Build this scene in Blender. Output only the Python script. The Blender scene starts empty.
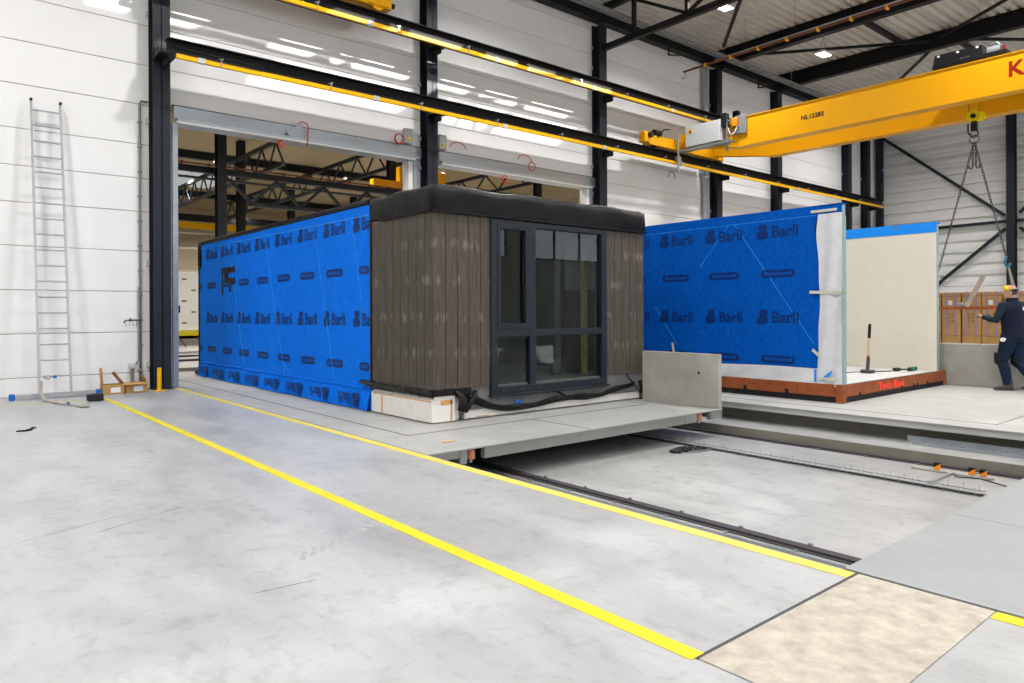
import bpy, math, random
from mathutils import Vector, Matrix
random.seed(7)
C = bpy.context.scene.collection
PI = math.pi

# ------------------------------------------------------------------ materials
def mat(name, col, rough=0.6, metal=0.0, var=0.0, scale=4.0, bump=0.0, bscale=60.0, spec=0.18, emit=None, estr=0.0, stretch=(1, 1, 1), alpha=1.0, coat=0.0):
    m = bpy.data.materials.new(name); m.use_nodes = True
    nt = m.node_tree; b = nt.nodes['Principled BSDF']
    b.inputs['Base Color'].default_value = (*col, 1)
    b.inputs['Roughness'].default_value = rough
    b.inputs['Metallic'].default_value = metal
    b.inputs['Specular IOR Level'].default_value = spec
    b.inputs['Alpha'].default_value = alpha
    b.inputs['Coat Weight'].default_value = coat
    if emit:
        b.inputs['Emission Color'].default_value = (*emit, 1); b.inputs['Emission Strength'].default_value = estr
    if var or bump:
        tc = nt.nodes.new('ShaderNodeTexCoord'); mp = nt.nodes.new('ShaderNodeMapping')
        mp.inputs['Scale'].default_value = stretch
        nt.links.new(tc.outputs['Object'], mp.inputs['Vector'])
    if var:
        n = nt.nodes.new('ShaderNodeTexNoise'); n.inputs['Scale'].default_value = scale; n.inputs['Detail'].default_value = 6; n.inputs['Roughness'].default_value = 0.62
        nt.links.new(mp.outputs[0], n.inputs['Vector'])
        r = nt.nodes.new('ShaderNodeValToRGB')
        r.color_ramp.elements[0].position = 0.3; r.color_ramp.elements[1].position = 0.72
        r.color_ramp.elements[0].color = (*[max(0, c * (1 - var)) for c in col], 1)
        r.color_ramp.elements[1].color = (*[min(1, c * (1 + var)) for c in col], 1)
        nt.links.new(n.outputs['Fac'], r.inputs['Fac']); nt.links.new(r.outputs['Color'], b.inputs['Base Color'])
    if bump:
        n2 = nt.nodes.new('ShaderNodeTexNoise'); n2.inputs['Scale'].default_value = bscale; n2.inputs['Detail'].default_value = 3
        nt.links.new(mp.outputs[0], n2.inputs['Vector'])
        bm = nt.nodes.new('ShaderNodeBump'); bm.inputs['Strength'].default_value = bump; bm.inputs['Distance'].default_value = 0.01
        nt.links.new(n2.outputs['Fac'], bm.inputs['Height']); nt.links.new(bm.outputs['Normal'], b.inputs['Normal'])
    return m

def concrete_floor_material(name, base, contrast):
    m = bpy.data.materials.new(name); m.use_nodes = True
    nt = m.node_tree; N = nt.nodes.new; L = nt.links.new; b = nt.nodes['Principled BSDF']
    tc = N('ShaderNodeTexCoord')
    def noise(sc, det, st=(1, 1, 1), rot=0, dist=0.0):
        mp = N('ShaderNodeMapping'); mp.inputs['Scale'].default_value = st; mp.inputs['Rotation'].default_value = (0, 0, rot)
        L(tc.outputs['Object'], mp.inputs['Vector'])
        n = N('ShaderNodeTexNoise'); n.inputs['Scale'].default_value = sc; n.inputs['Detail'].default_value = det; n.inputs['Roughness'].default_value = .65
        n.inputs['Distortion'].default_value = dist
        L(mp.outputs[0], n.inputs['Vector']); return n
    def ramp(src, p0, c0, p1, c1):
        r = N('ShaderNodeValToRGB'); e = r.color_ramp.elements
        e[0].position = p0; e[0].color = (*c0, 1); e[1].position = p1; e[1].color = (*c1, 1)
        L(src.outputs['Fac'], r.inputs['Fac']); return r
    def mul(a, bb, f=1.0):
        x = N('ShaderNodeMix'); x.data_type = 'RGBA'; x.blend_type = 'MULTIPLY'; x.inputs[0].default_value = f
        L(a.outputs[0] if a.bl_idname != 'ShaderNodeMix' else a.outputs[2], x.inputs[6])
        L(bb.outputs[0] if bb.bl_idname != 'ShaderNodeMix' else bb.outputs[2], x.inputs[7]); return x
    g = lambda v, t=(0, 0, 0): tuple(v + k for k in t)
    a = ramp(noise(0.35, 5), .3, tuple(c * (1 - contrast) for c in base), .7, base)
    s = ramp(noise(1.6, 8, (1, .35, 1), .5, .6), .28, g(1 - contrast * 1.1), .6, (1, 1, 1))
    d = ramp(noise(5.5, 8, (1, 1, 1), .3, .4), .30, g(1 - contrast * .8), .48, (1, 1, 1))
    y = ramp(noise(0.9, 9, (1, 1, 1), 1.2, 1.0), .70, (1, 1, 1), .80, (.93, .86, .74))
    k = ramp(noise(3.2, 10, (2.2, .35, 1), .18, 1.5), .745, (1, 1, 1), .80, (.62, .62, .63))
    f1 = ramp(noise(14, 9, (1, .5, 1), .8, .8), .30, g(.84), .46, (1, 1, 1)); f2 = ramp(noise(1.1, 9, (1, 2.6, 1), 2.0, 2.2), .62, (1, 1, 1), .72, g(1 - contrast * .6))
    mm = mul(mul(mul(mul(mul(mul(a, s), d), y, .8), k, .9), f1), f2)
    L(mm.outputs[2], b.inputs['Base Color'])
    rr = N('ShaderNodeMapRange'); rr.inputs[3].default_value = .28; rr.inputs[4].default_value = .55
    L(s.inputs[0].links[0].from_node.outputs['Fac'], rr.inputs[0]); L(rr.outputs[0], b.inputs['Roughness'])
    n2 = noise(40, 4); bp = N('ShaderNodeBump'); bp.inputs['Strength'].default_value = .05; bp.inputs['Distance'].default_value = .01
    L(n2.outputs['Fac'], bp.inputs['Height']); L(bp.outputs[0], b.inputs['Normal'])
    return m

M = {}
M['floor'] = concrete_floor_material('polished_concrete', (.415, .421, .432), .24)
M['pit'] = concrete_floor_material('pit_concrete', (.395, .395, .392), .30)
M['concrete'] = mat('raw_concrete', (.36, .35, .31), .85, var=.14, scale=3, bump=.25)
M['olive'] = mat('weathered_concrete', (.20, .19, .155), .85, var=.15, scale=3, bump=.2)
M['platform'] = mat('painted_platform_top', (.34, .34, .33), .6, var=.10, scale=3, bump=.15, bscale=120)
M['platform2'] = mat('pale_platform_top', (.38, .38, .37), .6, var=.08, scale=2, bump=.1)
M['fascia'] = mat('grey_painted_steel', (.21, .21, .20), .5, var=.08, scale=2)
M['joint'] = mat('joint_line', (.07, .07, .07), .9)
M['panel'] = mat('white_sandwich_panel', (.82, .81, .80), .42, var=.02, scale=1.5, bump=.06, bscale=90)
M['panelgap'] = mat('panel_joint', (.33, .28, .22), .8)
M['panelgap2'] = mat('beige_panel_joint', (.2, .17, .12), .8)
M['rib'] = mat('ribbed_grey_cladding', (.80, .80, .79), .45)
M['deck'] = mat('galvanised_roof_deck', (.60, .58, .53), .5, metal=.0, var=.07, scale=2)
M['beige'] = mat('beige_acoustic_deck', (.42, .33, .20), .8, var=.05, scale=1)
M['beigewall'] = mat('warm_wall_panel', (.50, .42, .30), .6, var=.05, scale=1)
M['steel'] = mat('anthracite_steel', (.014, .018, .025), .42, var=.1, scale=3, spec=.25)
M['steelblack'] = mat('black_steel', (.009, .009, .010), .5)
M['yellow'] = mat('crane_yellow', (.76, .35, .003), .36, var=.03, scale=1)
M['cyellow'] = mat('conductor_yellow', (.85, .45, .003), .4)
M['galv'] = mat('galvanised_steel', (.36, .39, .42), .35, metal=.6, var=.10, scale=2.5, stretch=(.4, 1, 2))
M['alu'] = mat('aluminium', (.42, .43, .45), .35, metal=.7, var=.08, scale=6)
M['tapeyellow'] = mat('yellow_floor_tape', (.60, .49, .02), .5, var=.12, scale=3)
M['tapepale'] = mat('worn_yellow_floor_tape', (.60, .50, .10), .55, var=.12, scale=3)
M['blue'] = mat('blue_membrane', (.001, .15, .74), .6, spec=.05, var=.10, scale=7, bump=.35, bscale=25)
M['blue_shaded'] = mat('blue_membrane_shaded', (.001, .085, .44), .6, spec=.05, var=.22, scale=14, bump=.35, bscale=25)  # same membrane, darkened so the second module's shade sits in the colour
M['bluetape'] = mat('bright_blue_tape', (.01, .24, .80), .4, var=.12, scale=20)
M['ink'] = mat('dark_blue_print', (.001, .028, .16), .55)
M['inkpale'] = mat('mid_blue_print', (.002, .085, .42), .55)
M['crease'] = mat('pale_blue_crease', (.02, .26, .78), .4)
M['epdm'] = mat('black_rubber_sheet', (.0065, .0065, .0075), .4, var=.25, scale=3, bump=.7, bscale=5, spec=.13)
M['blacksheet'] = mat('black_foil', (.008, .0075, .007), .35, var=.2, scale=9, bump=.8, bscale=14)
M['anth'] = mat('anthracite_frame', (.012, .017, .024), .4, spec=.22)
M['white'] = mat('white_paint', (.78, .78, .77), .5)
M['foam'] = mat('white_insulation_block', (.74, .72, .69), .8, var=.05, scale=8, bump=.3)
M['stain'] = mat('orange_foam_stain', (.62, .33, .13), .8, var=.25, scale=18)
M['fibre'] = mat('grey_fibre_board', (.13, .13, .135), .7, var=.14, scale=6, bump=.2)
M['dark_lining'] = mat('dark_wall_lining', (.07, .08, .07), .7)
M['osb'] = mat('worn_plywood_sheet', (.40, .362, .31), .75, var=.26, scale=8, bump=.2)
M['rust'] = mat('red_brown_primer', (.27, .075, .026), .55, var=.25, scale=5)
M['bitumen'] = mat('black_bitumen_edge', (.015, .015, .018), .7)
M['cream'] = mat('cream_gypsum_board', (.68, .615, .53), .75, var=.03, scale=12, bump=.15)
M['subfloor'] = mat('white_floor_board', (.58, .58, .57), .6, var=.05, scale=3)
M['plastic'] = mat('milky_plastic_sheet', (.66, .67, .70), .28, var=.1, scale=6, bump=.8, bscale=5)
M['plastictape'] = mat('pale_masking_tape', (.60, .58, .48), .6)
M['studgreen'] = mat('pale_green_edge', (.26, .36, .37), .5, var=.2, scale=20)
M['card'] = mat('brown_cardboard', (.47, .27, .10), .8, var=.08, scale=8)
M['cardin'] = mat('dark_cardboard_inside', (.20, .11, .045), .85)
M['purple'] = mat('purple_strap', (.30, .22, .45), .5)
M['label'] = mat('white_paper', (.80, .80, .80), .6)
M['black'] = mat('black_plastic', (.012, .012, .012), .45)
M['rubber'] = mat('black_rubber_block', (.02, .021, .026), .6)
M['grey'] = mat('light_grey_enclosure', (.52, .53, .54), .4)
M['conduit'] = mat('dull_grey_conduit', (.22, .22, .215), .45, metal=.3)
M['red'] = mat('red_cable', (.55, .03, .03), .5)
M['redtext'] = mat('red_lettering', (.27, .010, .001), .5)
M['spray'] = mat('fluorescent_red_spray', (.95, .06, .03), .6)
M['pipe'] = mat('red_brown_pipe', (.17, .06, .035), .5)
M['orange'] = mat('orange_plastic', (.85, .25, .01), .45)
M['copper'] = mat('terracotta_roller', (.50, .20, .12), .5)
M['wood'] = mat('pine_wood', (.62, .44, .20), .65, var=.15, scale=6, stretch=(4, 4, .5))
M['greywood'] = mat('grey_timber', (.36, .30, .23), .7, var=.2, scale=6)
M['chain'] = mat('dark_chain_steel', (.09, .085, .08), .4, metal=.6)
M['teal'] = mat('teal_hook', (.02, .16, .24), .5)
M['cap'] = mat('blue_plastic_cap', (.01, .12, .42), .45)
M['strap'] = mat('grey_brown_webbing', (.30, .27, .24), .8)
M['green'] = mat('green_tool_body', (.01, .20, .12), .45)
M['hub'] = mat('black_and_grey_tool', (.03, .035, .03), .5)
M['skin'] = mat('skin', (.50, .27, .19), .5)
M['hair'] = mat('short_grey_brown_hair', (.07, .05, .035), .8)
M['navy'] = mat('navy_fabric', (.006, .009, .024), .8, bump=.4, bscale=40)
M['darkteal'] = mat('dark_teal_sleeve', (.008, .022, .032), .8, bump=.4, bscale=40)
M['workblue'] = mat('dark_blue_work_trousers', (.006, .016, .038), .85, var=.3, scale=10, bump=.5, bscale=30)
M['boot'] = mat('grey_safety_boot', (.055, .052, .052), .6)
M['vestlogo'] = mat('light_blue_badge', (.05, .40, .75), .5)
M['muff'] = mat('yellow_ear_defender', (.80, .65, .01), .4)
M['lampbody'] = mat('lamp_housing', (.6, .6, .6), .4)
M['led'] = mat('led_diffuser', (1, 1, 1), .5, emit=(1, 1, 1), estr=22)
M['led2'] = mat('warm_led_diffuser', (1, 1, 1), .5, emit=(1, .93, .8), estr=14)
M['sky'] = mat('skylight_dome', (.8, .85, .9), .3, emit=(.85, .93, 1), estr=.9)
M['rail'] = mat('dark_track_rail', (.055, .05, .058), .5, metal=.3)
M['greencable'] = mat('thin_green_cable', (.10, .20, .13), .6)
M['mesh'] = mat('zinc_wire', (.30, .31, .33), .4, metal=.6)

def tread_material():
    m = mat('chequer_plate', (.30, .315, .325), .45, metal=.25, var=.07, scale=2)
    nt = m.node_tree; N = nt.nodes.new; L = nt.links.new
    tc = N('ShaderNodeTexCoord'); mp = N('ShaderNodeMapping'); mp.inputs['Rotation'].default_value = (0, 0, PI / 4)
    L(tc.outputs['Object'], mp.inputs['Vector'])
    v = N('ShaderNodeTexVoronoi'); v.inputs['Scale'].default_value = 42; v.inputs['Randomness'].default_value = 0
    mp.inputs['Scale'].default_value = (1, .55, 1)
    L(mp.outputs[0], v.inputs['Vector'])
    b = N('ShaderNodeBump'); b.inputs['Strength'].default_value = .35; b.inputs['Distance'].default_value = .006; b.invert = True
    L(v.outputs['Distance'], b.inputs['Height']); L(b.outputs[0], nt.nodes['Principled BSDF'].inputs['Normal'])
    return m
M['tread'] = tread_material()

def board_material():
    m = mat('weathered_brown_board', (.085, .071, .060), .62)
    nt = m.node_tree; N = nt.nodes.new; L = nt.links.new; b = nt.nodes['Principled BSDF']
    tc = N('ShaderNodeTexCoord')
    mp = N('ShaderNodeMapping'); mp.inputs['Scale'].default_value = (14, 14, .8); L(tc.outputs['Object'], mp.inputs['Vector'])
    n = N('ShaderNodeTexNoise'); n.inputs['Scale'].default_value = 3; n.inputs['Detail'].default_value = 7; L(mp.outputs[0], n.inputs['Vector'])
    r = N('ShaderNodeValToRGB'); e = r.color_ramp.elements
    e[0].position = .3; e[0].color = (.048, .040, .033, 1); e[1].position = .75; e[1].color = (.102, .086, .072, 1)
    L(n.outputs['Fac'], r.inputs['Fac'])
    # whitish water marks around the rows of fixings, part of the boards themselves
    sx = N('ShaderNodeSeparateXYZ'); L(tc.outputs['Object'], sx.inputs[0])
    w = N('ShaderNodeMath'); w.operation = 'MULTIPLY'; w.inputs[1].default_value = 2 * PI / .47; L(sx.outputs['Z'], w.inputs[0])
    ad = N('ShaderNodeMath'); ad.operation = 'ADD'; ad.inputs[1].default_value = .9; L(w.outputs[0], ad.inputs[0])
    cs = N('ShaderNodeMath'); cs.operation = 'COSINE'; L(ad.outputs[0], cs.inputs[0])
    mr = N('ShaderNodeMapRange'); mr.inputs[1].default_value = .45; mr.inputs[2].default_value = 1; L(cs.outputs[0], mr.inputs[0])
    mp2 = N('ShaderNodeMapping'); mp2.inputs['Scale'].default_value = (4.5, 4.5, 1.1); L(tc.outputs['Object'], mp2.inputs['Vector'])
    n2 = N('ShaderNodeTexNoise'); n2.inputs['Scale'].default_value = 2.2; n2.inputs['Detail'].default_value = 5; L(mp2.outputs[0], n2.inputs['Vector'])
    m2 = N('ShaderNodeMapRange'); m2.inputs[1].default_value = .52; m2.inputs[2].default_value = 1.0; L(n2.outputs['Fac'], m2.inputs[0])
    mu = N('ShaderNodeMath'); mu.operation = 'MULTIPLY'; L(mr.outputs[0], mu.inputs[0]); L(m2.outputs[0], mu.inputs[1])
    mx = N('ShaderNodeMix'); mx.data_type = 'RGBA'; L(mu.outputs[0], mx.inputs[0]); L(r.outputs[0], mx.inputs[6]); mx.inputs[7].default_value = (.34, .32, .30, 1)
    L(mx.outputs[2], b.inputs['Base Color'])
    return m
M['board'] = board_material()

def glass_material():
    m = bpy.data.materials.new('window_glass'); m.use_nodes = True
    nt = m.node_tree; nt.nodes.clear(); N = nt.nodes.new; L = nt.links.new
    o = N('ShaderNodeOutputMaterial'); mx = N('ShaderNodeMixShader'); t = N('ShaderNodeBsdfTransparent'); g = N('ShaderNodeBsdfGlossy')
    f = N('ShaderNodeFresnel'); f.inputs[0].default_value = 1.42
    t.inputs[0].default_value = (.80, .86, .83, 1); g.inputs['Roughness'].default_value = .01; g.inputs[0].default_value = (.9, .97, 1, 1)
    ge = N('ShaderNodeNewGeometry'); iv = N('ShaderNodeMath'); iv.operation = 'SUBTRACT'; iv.inputs[0].default_value = 1; L(ge.outputs['Backfacing'], iv.inputs[1])
    mu = N('ShaderNodeMath'); mu.operation = 'MULTIPLY'; L(f.outputs[0], mu.inputs[0]); L(iv.outputs[0], mu.inputs[1])
    L(mu.outputs[0], mx.inputs[0]); L(t.outputs[0], mx.inputs[1]); L(g.outputs[0], mx.inputs[2]); L(mx.outputs[0], o.inputs[0])
    return m
M['glass'] = glass_material()

# ------------------------------------------------------------------ mesh builder
ORG = {}
class MB:
    def __init__(s): s.v = []; s.f = []; s.mi = []; s.sm = []; s.cur = 0; s.T = None
    def _add(s, vs, fs, smooth=False):
        b = len(s.v)
        for v in vs:
            v = Vector(v)
            if s.T is not None: v = s.T @ v
            s.v.append(v)
        for f in fs: s.f.append(tuple(b + i for i in f)); s.mi.append(s.cur); s.sm.append(smooth)
        return s
    def box(s, x0, x1, y0, y1, z0, z1, c=0.0):
        x0, x1 = sorted((x0, x1)); y0, y1 = sorted((y0, y1)); z0, z1 = sorted((z0, z1))
        c = min(c, (x1 - x0) * .45, (y1 - y0) * .45, (z1 - z0) * .45)
        if c <= 0:
            return s._add([(x0, y0, z0), (x1, y0, z0), (x1, y1, z0), (x0, y1, z0), (x0, y0, z1), (x1, y0, z1), (x1, y1, z1), (x0, y1, z1)],
                          [(0, 3, 2, 1), (4, 5, 6, 7), (0, 1, 5, 4), (1, 2, 6, 5), (2, 3, 7, 6), (3, 0, 4, 7)])
        # chamfered box: 24 vertices
        X = (x0, x1); Y = (y0, y1); Z = (z0, z1); vs = []; idx = {}
        for i in (0, 1):
            for j in (0, 1):
                for k in (0, 1):
                    p = [X[i], Y[j], Z[k]]; q = [c if t == 0 else -c for t in (i, j, k)]
                    for a in range(3):
                        r = [p[n] + (q[n] if n != a else 0) for n in range(3)]
                        idx[(i, j, k, a)] = len(vs); vs.append(r)
        I = lambda i, j, k, a: idx[(i, j, k, a)]
        fs = []
        for i in (0, 1): fs.append([I(i, 0, 0, 0), I(i, 1, 0, 0), I(i, 1, 1, 0), I(i, 0, 1, 0)][::1 if i else -1])
        for j in (0, 1): fs.append([I(0, j, 0, 1), I(0, j, 1, 1), I(1, j, 1, 1), I(1, j, 0, 1)][::1 if j else -1])
        for k in (0, 1): fs.append([I(0, 0, k, 2), I(1, 0, k, 2), I(1, 1, k, 2), I(0, 1, k, 2)][::1 if k else -1])
        for a in range(3):
            b_, c_ = [n for n in range(3) if n != a]
            for s1 in (0, 1):
                for s2 in (0, 1):
                    t0 = [0, 0, 0]; t0[b_] = s1; t0[c_] = s2; t1 = list(t0); t1[a] = 1
                    fs.append([I(*t0, b_), I(*t0, c_), I(*t1, c_), I(*t1, b_)])
        for i in (0, 1):
            for j in (0, 1):
                for k in (0, 1): fs.append([I(i, j, k, 0), I(i, j, k, 1), I(i, j, k, 2)])
        return s._add(vs, fs)
    def cyl(s, p0, p1, r, n=12, r1=None, caps=True):
        p0 = Vector(p0); p1 = Vector(p1); d = (p1 - p0)
        if d.length < 1e-6: return s
        d.normalize(); u = d.orthogonal().normalized(); w = d.cross(u); r1 = r if r1 is None else r1
        vs = [p0 + (u * math.cos(2 * PI * i / n) + w * math.sin(2 * PI * i / n)) * r for i in range(n)]
        vs += [p1 + (u * math.cos(2 * PI * i / n) + w * math.sin(2 * PI * i / n)) * r1 for i in range(n)]
        fs = [(i, (i + 1) % n, n + (i + 1) % n, n + i) for i in range(n)]
        s._add(vs, fs, n > 6)
        if caps: s._add(vs, [tuple(range(n))[::-1], tuple(range(n, 2 * n))])
        return s
    def bar(s, p0, p1, w, h, up=(0, 0, 1)):
        p0 = Vector(p0); p1 = Vector(p1); d = (p1 - p0).normalized(); up = Vector(up)
        if abs(d.dot(up)) > .98: up = Vector((0, 1, 0))
        a = d.cross(up).normalized() * w / 2; b = a.cross(d).normalized() * h / 2
        vs = [p + sa * a + sb * b for p in (p0, p1) for sa, sb in ((-1, -1), (1, -1), (1, 1), (-1, 1))]
        return s._add(vs, [(3, 2, 1, 0), (4, 5, 6, 7), (0, 1, 5, 4), (1, 2, 6, 5), (2, 3, 7, 6), (3, 0, 4, 7)])
    def tube(s, pts, r, n=8, closed=False):
        pts = [Vector(p) for p in pts]; N = len(pts); vs = []; u = None
        for i, p in enumerate(pts):
            if closed: d = pts[(i + 1) % N] - pts[i - 1]
            else: d = pts[min(i + 1, N - 1)] - pts[max(i - 1, 0)]
            d = d.normalized() if d.length > 1e-9 else Vector((0, 0, 1))
            if u is None: u = d.orthogonal().normalized()
            else:
                u = u - d * u.dot(d)
                u = u.normalized() if u.length > 1e-6 else d.orthogonal().normalized()
            w = d.cross(u); rr = r[i] if isinstance(r, (list, tuple)) else r
            vs += [p + (u * math.cos(2 * PI * k / n) + w * math.sin(2 * PI * k / n)) * rr for k in range(n)]
        fs = []
        for i in range(N if closed else N - 1):
            j = (i + 1) % N
            fs += [(i * n + k, i * n + (k + 1) % n, j * n + (k + 1) % n, j * n + k) for k in range(n)]
        if not closed: fs += [tuple(range(n))[::-1], tuple((N - 1) * n + k for k in range(n))]
        return s._add(vs, fs, True)
    def ring(s, c, R, r, ax=(0, 0, 1), n=20, m=8, sx=1.0):
        ax = Vector(ax).normalized(); u = ax.orthogonal().normalized(); w = ax.cross(u)
        return s.tube([Vector(c) + (u * math.cos(2 * PI * i / n) * sx + w * math.sin(2 * PI * i / n)) * R for i in range(n)], r, m, True)
    def loft(s, rings, smooth=True, caps=True):
        n = len(rings[0]); vs = [p for r in rings for p in r]; fs = []
        for i in range(len(rings) - 1):
            fs += [(i * n + k, i * n + (k + 1) % n, (i + 1) * n + (k + 1) % n, (i + 1) * n + k) for k in range(n)]
        s._add(vs, fs, smooth)
        if caps: s._add([*rings[0], *rings[-1]], [tuple(range(n))[::-1], tuple(range(n, 2 * n))])
        return s
    def blob(s, c, rx, ry, rz, n=14, m=9):
        c = Vector(c); rings = []
        for i in range(1, m):
            t = PI * i / m
            rings.append([c + Vector((rx * math.sin(t) * math.cos(2 * PI * k / n), ry * math.sin(t) * math.sin(2 * PI * k / n), -rz * math.cos(t))) for k in range(n)])
        b = [p for r in rings for p in r]; fs = []
        for i in range(len(rings) - 1): fs += [(i * n + k, i * n + (k + 1) % n, (i + 1) * n + (k + 1) % n, (i + 1) * n + k) for k in range(n)]
        b += [c + Vector((0, 0, -rz)), c + Vector((0, 0, rz))]; L = len(b)
        fs += [(L - 2, (k + 1) % n, k) for k in range(n)] + [(L - 1, L - 2 - n + k, L - 2 - n + (k + 1) % n) for k in range(n)]
        return s._add(b, fs, True)
    def prism(s, poly, o, ux, uy, uz, h):
        """flat outline in (ux, uy) at o, extruded by h along uz"""
        o = Vector(o); ux = Vector(ux); uy = Vector(uy); uz = Vector(uz)
        a = [o + ux * p[0] + uy * p[1] for p in poly]; b = [p + uz * h for p in a]; n = len(a)
        return s._add(a + b, [tuple(range(n))[::-1], tuple(range(n, 2 * n))] + [(i, (i + 1) % n, n + (i + 1) % n, n + i) for i in range(n)])
    def sheet(s, fn, nu, nv, t=None):
        vs = [fn(i / nu, j / nv) for j in range(nv + 1) for i in range(nu + 1)]
        fs = [(j * (nu + 1) + i, j * (nu + 1) + i + 1, (j + 1) * (nu + 1) + i + 1, (j + 1) * (nu + 1) + i) for j in range(nv) for i in range(nu)]
        return s._add(vs, fs, True)
    def ibeam(s, p0, p1, w, h, tf=.015, tw=.01, up=(0, 0, 1)):
        """I section between two points, p on the centreline"""
        p0 = Vector(p0); p1 = Vector(p1); d = (p1 - p0).normalized(); up = Vector(up); a = d.cross(up).normalized(); b = a.cross(d).normalized()
        for off, ww, hh in ((h / 2 - tf / 2, w, tf), (-(h / 2 - tf / 2), w, tf), (0, tw, h - 2 * tf)):
            s.bar(p0 + b * off, p1 + b * off, ww, hh, up)
        return s
    def text(s, txt, o, ux, uy, size, h=0.0, bold=0.0, align='LEFT', sx=1.0):
        cu = bpy.data.curves.new('t', 'FONT'); cu.body = txt; cu.size = size; cu.align_x = align; cu.offset = bold; cu.resolution_u = 3
        ob = bpy.data.objects.new('t', cu); C.objects.link(ob)
        dg = bpy.context.evaluated_depsgraph_get(); dg.update()
        me = bpy.data.meshes.new_from_object(ob.evaluated_get(dg))
        o = Vector(o); ux = Vector(ux); uy = Vector(uy)
        s._add([o + ux * v.co.x * sx + uy * v.co.y for v in me.vertices], [tuple(p.vertices) for p in me.polygons])
        bpy.data.objects.remove(ob); bpy.data.curves.remove(cu); bpy.data.meshes.remove(me)
        return s
    def build(s, name, material, parent=None, origin=None, bevel=0.0, remesh=0.0, smooth_it=0):
        me = bpy.data.meshes.new(name)
        if parent is not None: org = ORG[parent.name]
        elif origin is not None: org = Vector(origin)
        elif s.v:
            xs = [v.x for v in s.v]; ys = [v.y for v in s.v]; zs = [v.z for v in s.v]
            org = Vector(((min(xs) + max(xs)) / 2, (min(ys) + max(ys)) / 2, min(zs)))
        me.from_pydata([v - org for v in s.v], [], s.f)
        mats = material if isinstance(material, (list, tuple)) else [material]
        for m in mats: me.materials.append(M[m] if isinstance(m, str) else m)
        for p, i, sm in zip(me.polygons, s.mi, s.sm): p.material_index = i; p.use_smooth = sm
        me.validate(); me.update()
        o = bpy.data.objects.new(name, me); C.objects.link(o)
        if remesh:
            md = o.modifiers.new('r', 'REMESH'); md.mode = 'VOXEL'; md.voxel_size = remesh; md.use_smooth_shade = True
            if smooth_it: k = o.modifiers.new('s', 'SMOOTH'); k.iterations = smooth_it; k.factor = .5
            dg = bpy.context.evaluated_depsgraph_get(); dg.update()
            nm = bpy.data.meshes.new_from_object(o.evaluated_get(dg)); o.modifiers.clear(); o.data = nm
            if not nm.materials: nm.materials.append(M[mats[0]])
            for p in nm.polygons: p.use_smooth = True
        if bevel:
            b = o.modifiers.new('bevel', 'BEVEL'); b.width = bevel; b.segments = 2; b.limit_method = 'ANGLE'
        if parent is not None: o.parent = parent
        else: o.location = org
        ORG[o.name] = org
        return o

def tag(o, label, cat, group=None):
    o['label'] = label; o['category'] = cat; o['kind'] = 'thing'
    if group: o['group'] = group
    return o
def thing(name, label, cat, loc, group=None):
    o = bpy.data.objects.new(name, None); o.empty_display_size = .2; C.objects.link(o); o.location = loc; ORG[o.name] = Vector(loc)
    return tag(o, label, cat, group)
def struct(o): o['kind'] = 'structure'; return o
def kids(o): return [c for c in bpy.data.objects if c.parent == o]
def copy_tree(root, loc, label, rotz=None):
    ks = kids(root)
    r = root.copy(); C.objects.link(r); r.location = loc; r['label'] = label; ORG[r.name] = Vector(loc)
    if rotz is not None: r.rotation_euler[2] = rotz
    for ch in ks:
        gs = kids(ch)
        c = ch.copy(); C.objects.link(c); c.parent = r
        for g in gs:
            d = g.copy(); C.objects.link(d); d.parent = c
    return r
X_, Y_, Z_ = Vector((1, 0, 0)), Vector((0, 1, 0)), Vector((0, 0, 1))
W = 14.6          # inner face of the wall with the doorways
FILL = 24.0  # strength of the added fill lights behind the camera
CE = 10.42        # underside of roof deck

# ------------------------------------------------------------------ SETTING
b = MB()
b.box(-12, 3.86, -14, 62, -.7, 0)
b.box(3.86, 34.9, -14, 1.8, -.7, 0)
b.box(15.32, 34.9, 1.8, 62, -.7, 0)
b.box(3.86, 15.32, 19.6, 62, -.7, 0)
struct(b.build('floor', 'floor', origin=(0, 0, 0)))
b = MB(); b.box(3.861, 15.31, 1.81, 19.59, -.7, -.4)
struct(b.build('floor_pit', 'pit', origin=(0, 0, 0)))
b = MB(); b.box(9.2, 10.02, 1.81, 19.5, -.398, -.28); b.cur = 1; b.box(9.196, 9.2, 1.81, 19.5, -.399, -.2805)
b.cur = 1; b.box(10.02, 15.25, 1.82, 13.2, -.398, -.115)
struct(b.build('trim_1', ['pit', 'olive'], origin=(0, 0, 0)))

# wall with two doorways; joints at the measured heights
joints = [0, .32, 1.07, 1.82, 2.57, 3.31, 3.93, 4.56, 5.31, 6.05, 6.80, 7.54, 8.28, 9.02, 9.76, CE]
def panels(b, x0, x1, z0, z1, yf=W, depth=.1):
    for j0, j1 in zip(joints, joints[1:]):
        a, c = max(j0, z0), min(j1, z1)
        if c - a < .03: continue
        b.cur = 0; b.box(x0, x1, yf, yf + depth, a + (.006 if a == j0 else 0), c - (.006 if c == j1 else 0), .004)
    b.cur = 1; b.box(x0, x1, yf + .012, yf + depth - .012, z0, z1)
b = MB()
panels(b, -12, 3.70, 0, CE); panels(b, 3.70, 9.3, 5.36, CE); panels(b, 9.3, 9.86, 0, CE)
panels(b, 9.86, 15.42, 5.36, CE); panels(b, 15.42, 34.9, 0, CE)
b.cur = 2
for x0, x1, z0 in ((-12, 3.70, 0), (3.70, 9.3, 5.36), (9.3, 9.86, 0), (9.86, 15.42, 5.36), (15.42, 34.9, 0)):
    b.box(x0, x1, W + .1, W + .2, z0, CE)
struct(b.build('wall_back', ['panel', 'panelgap', 'beigewall'], origin=(0, 0, 0)))
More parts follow.
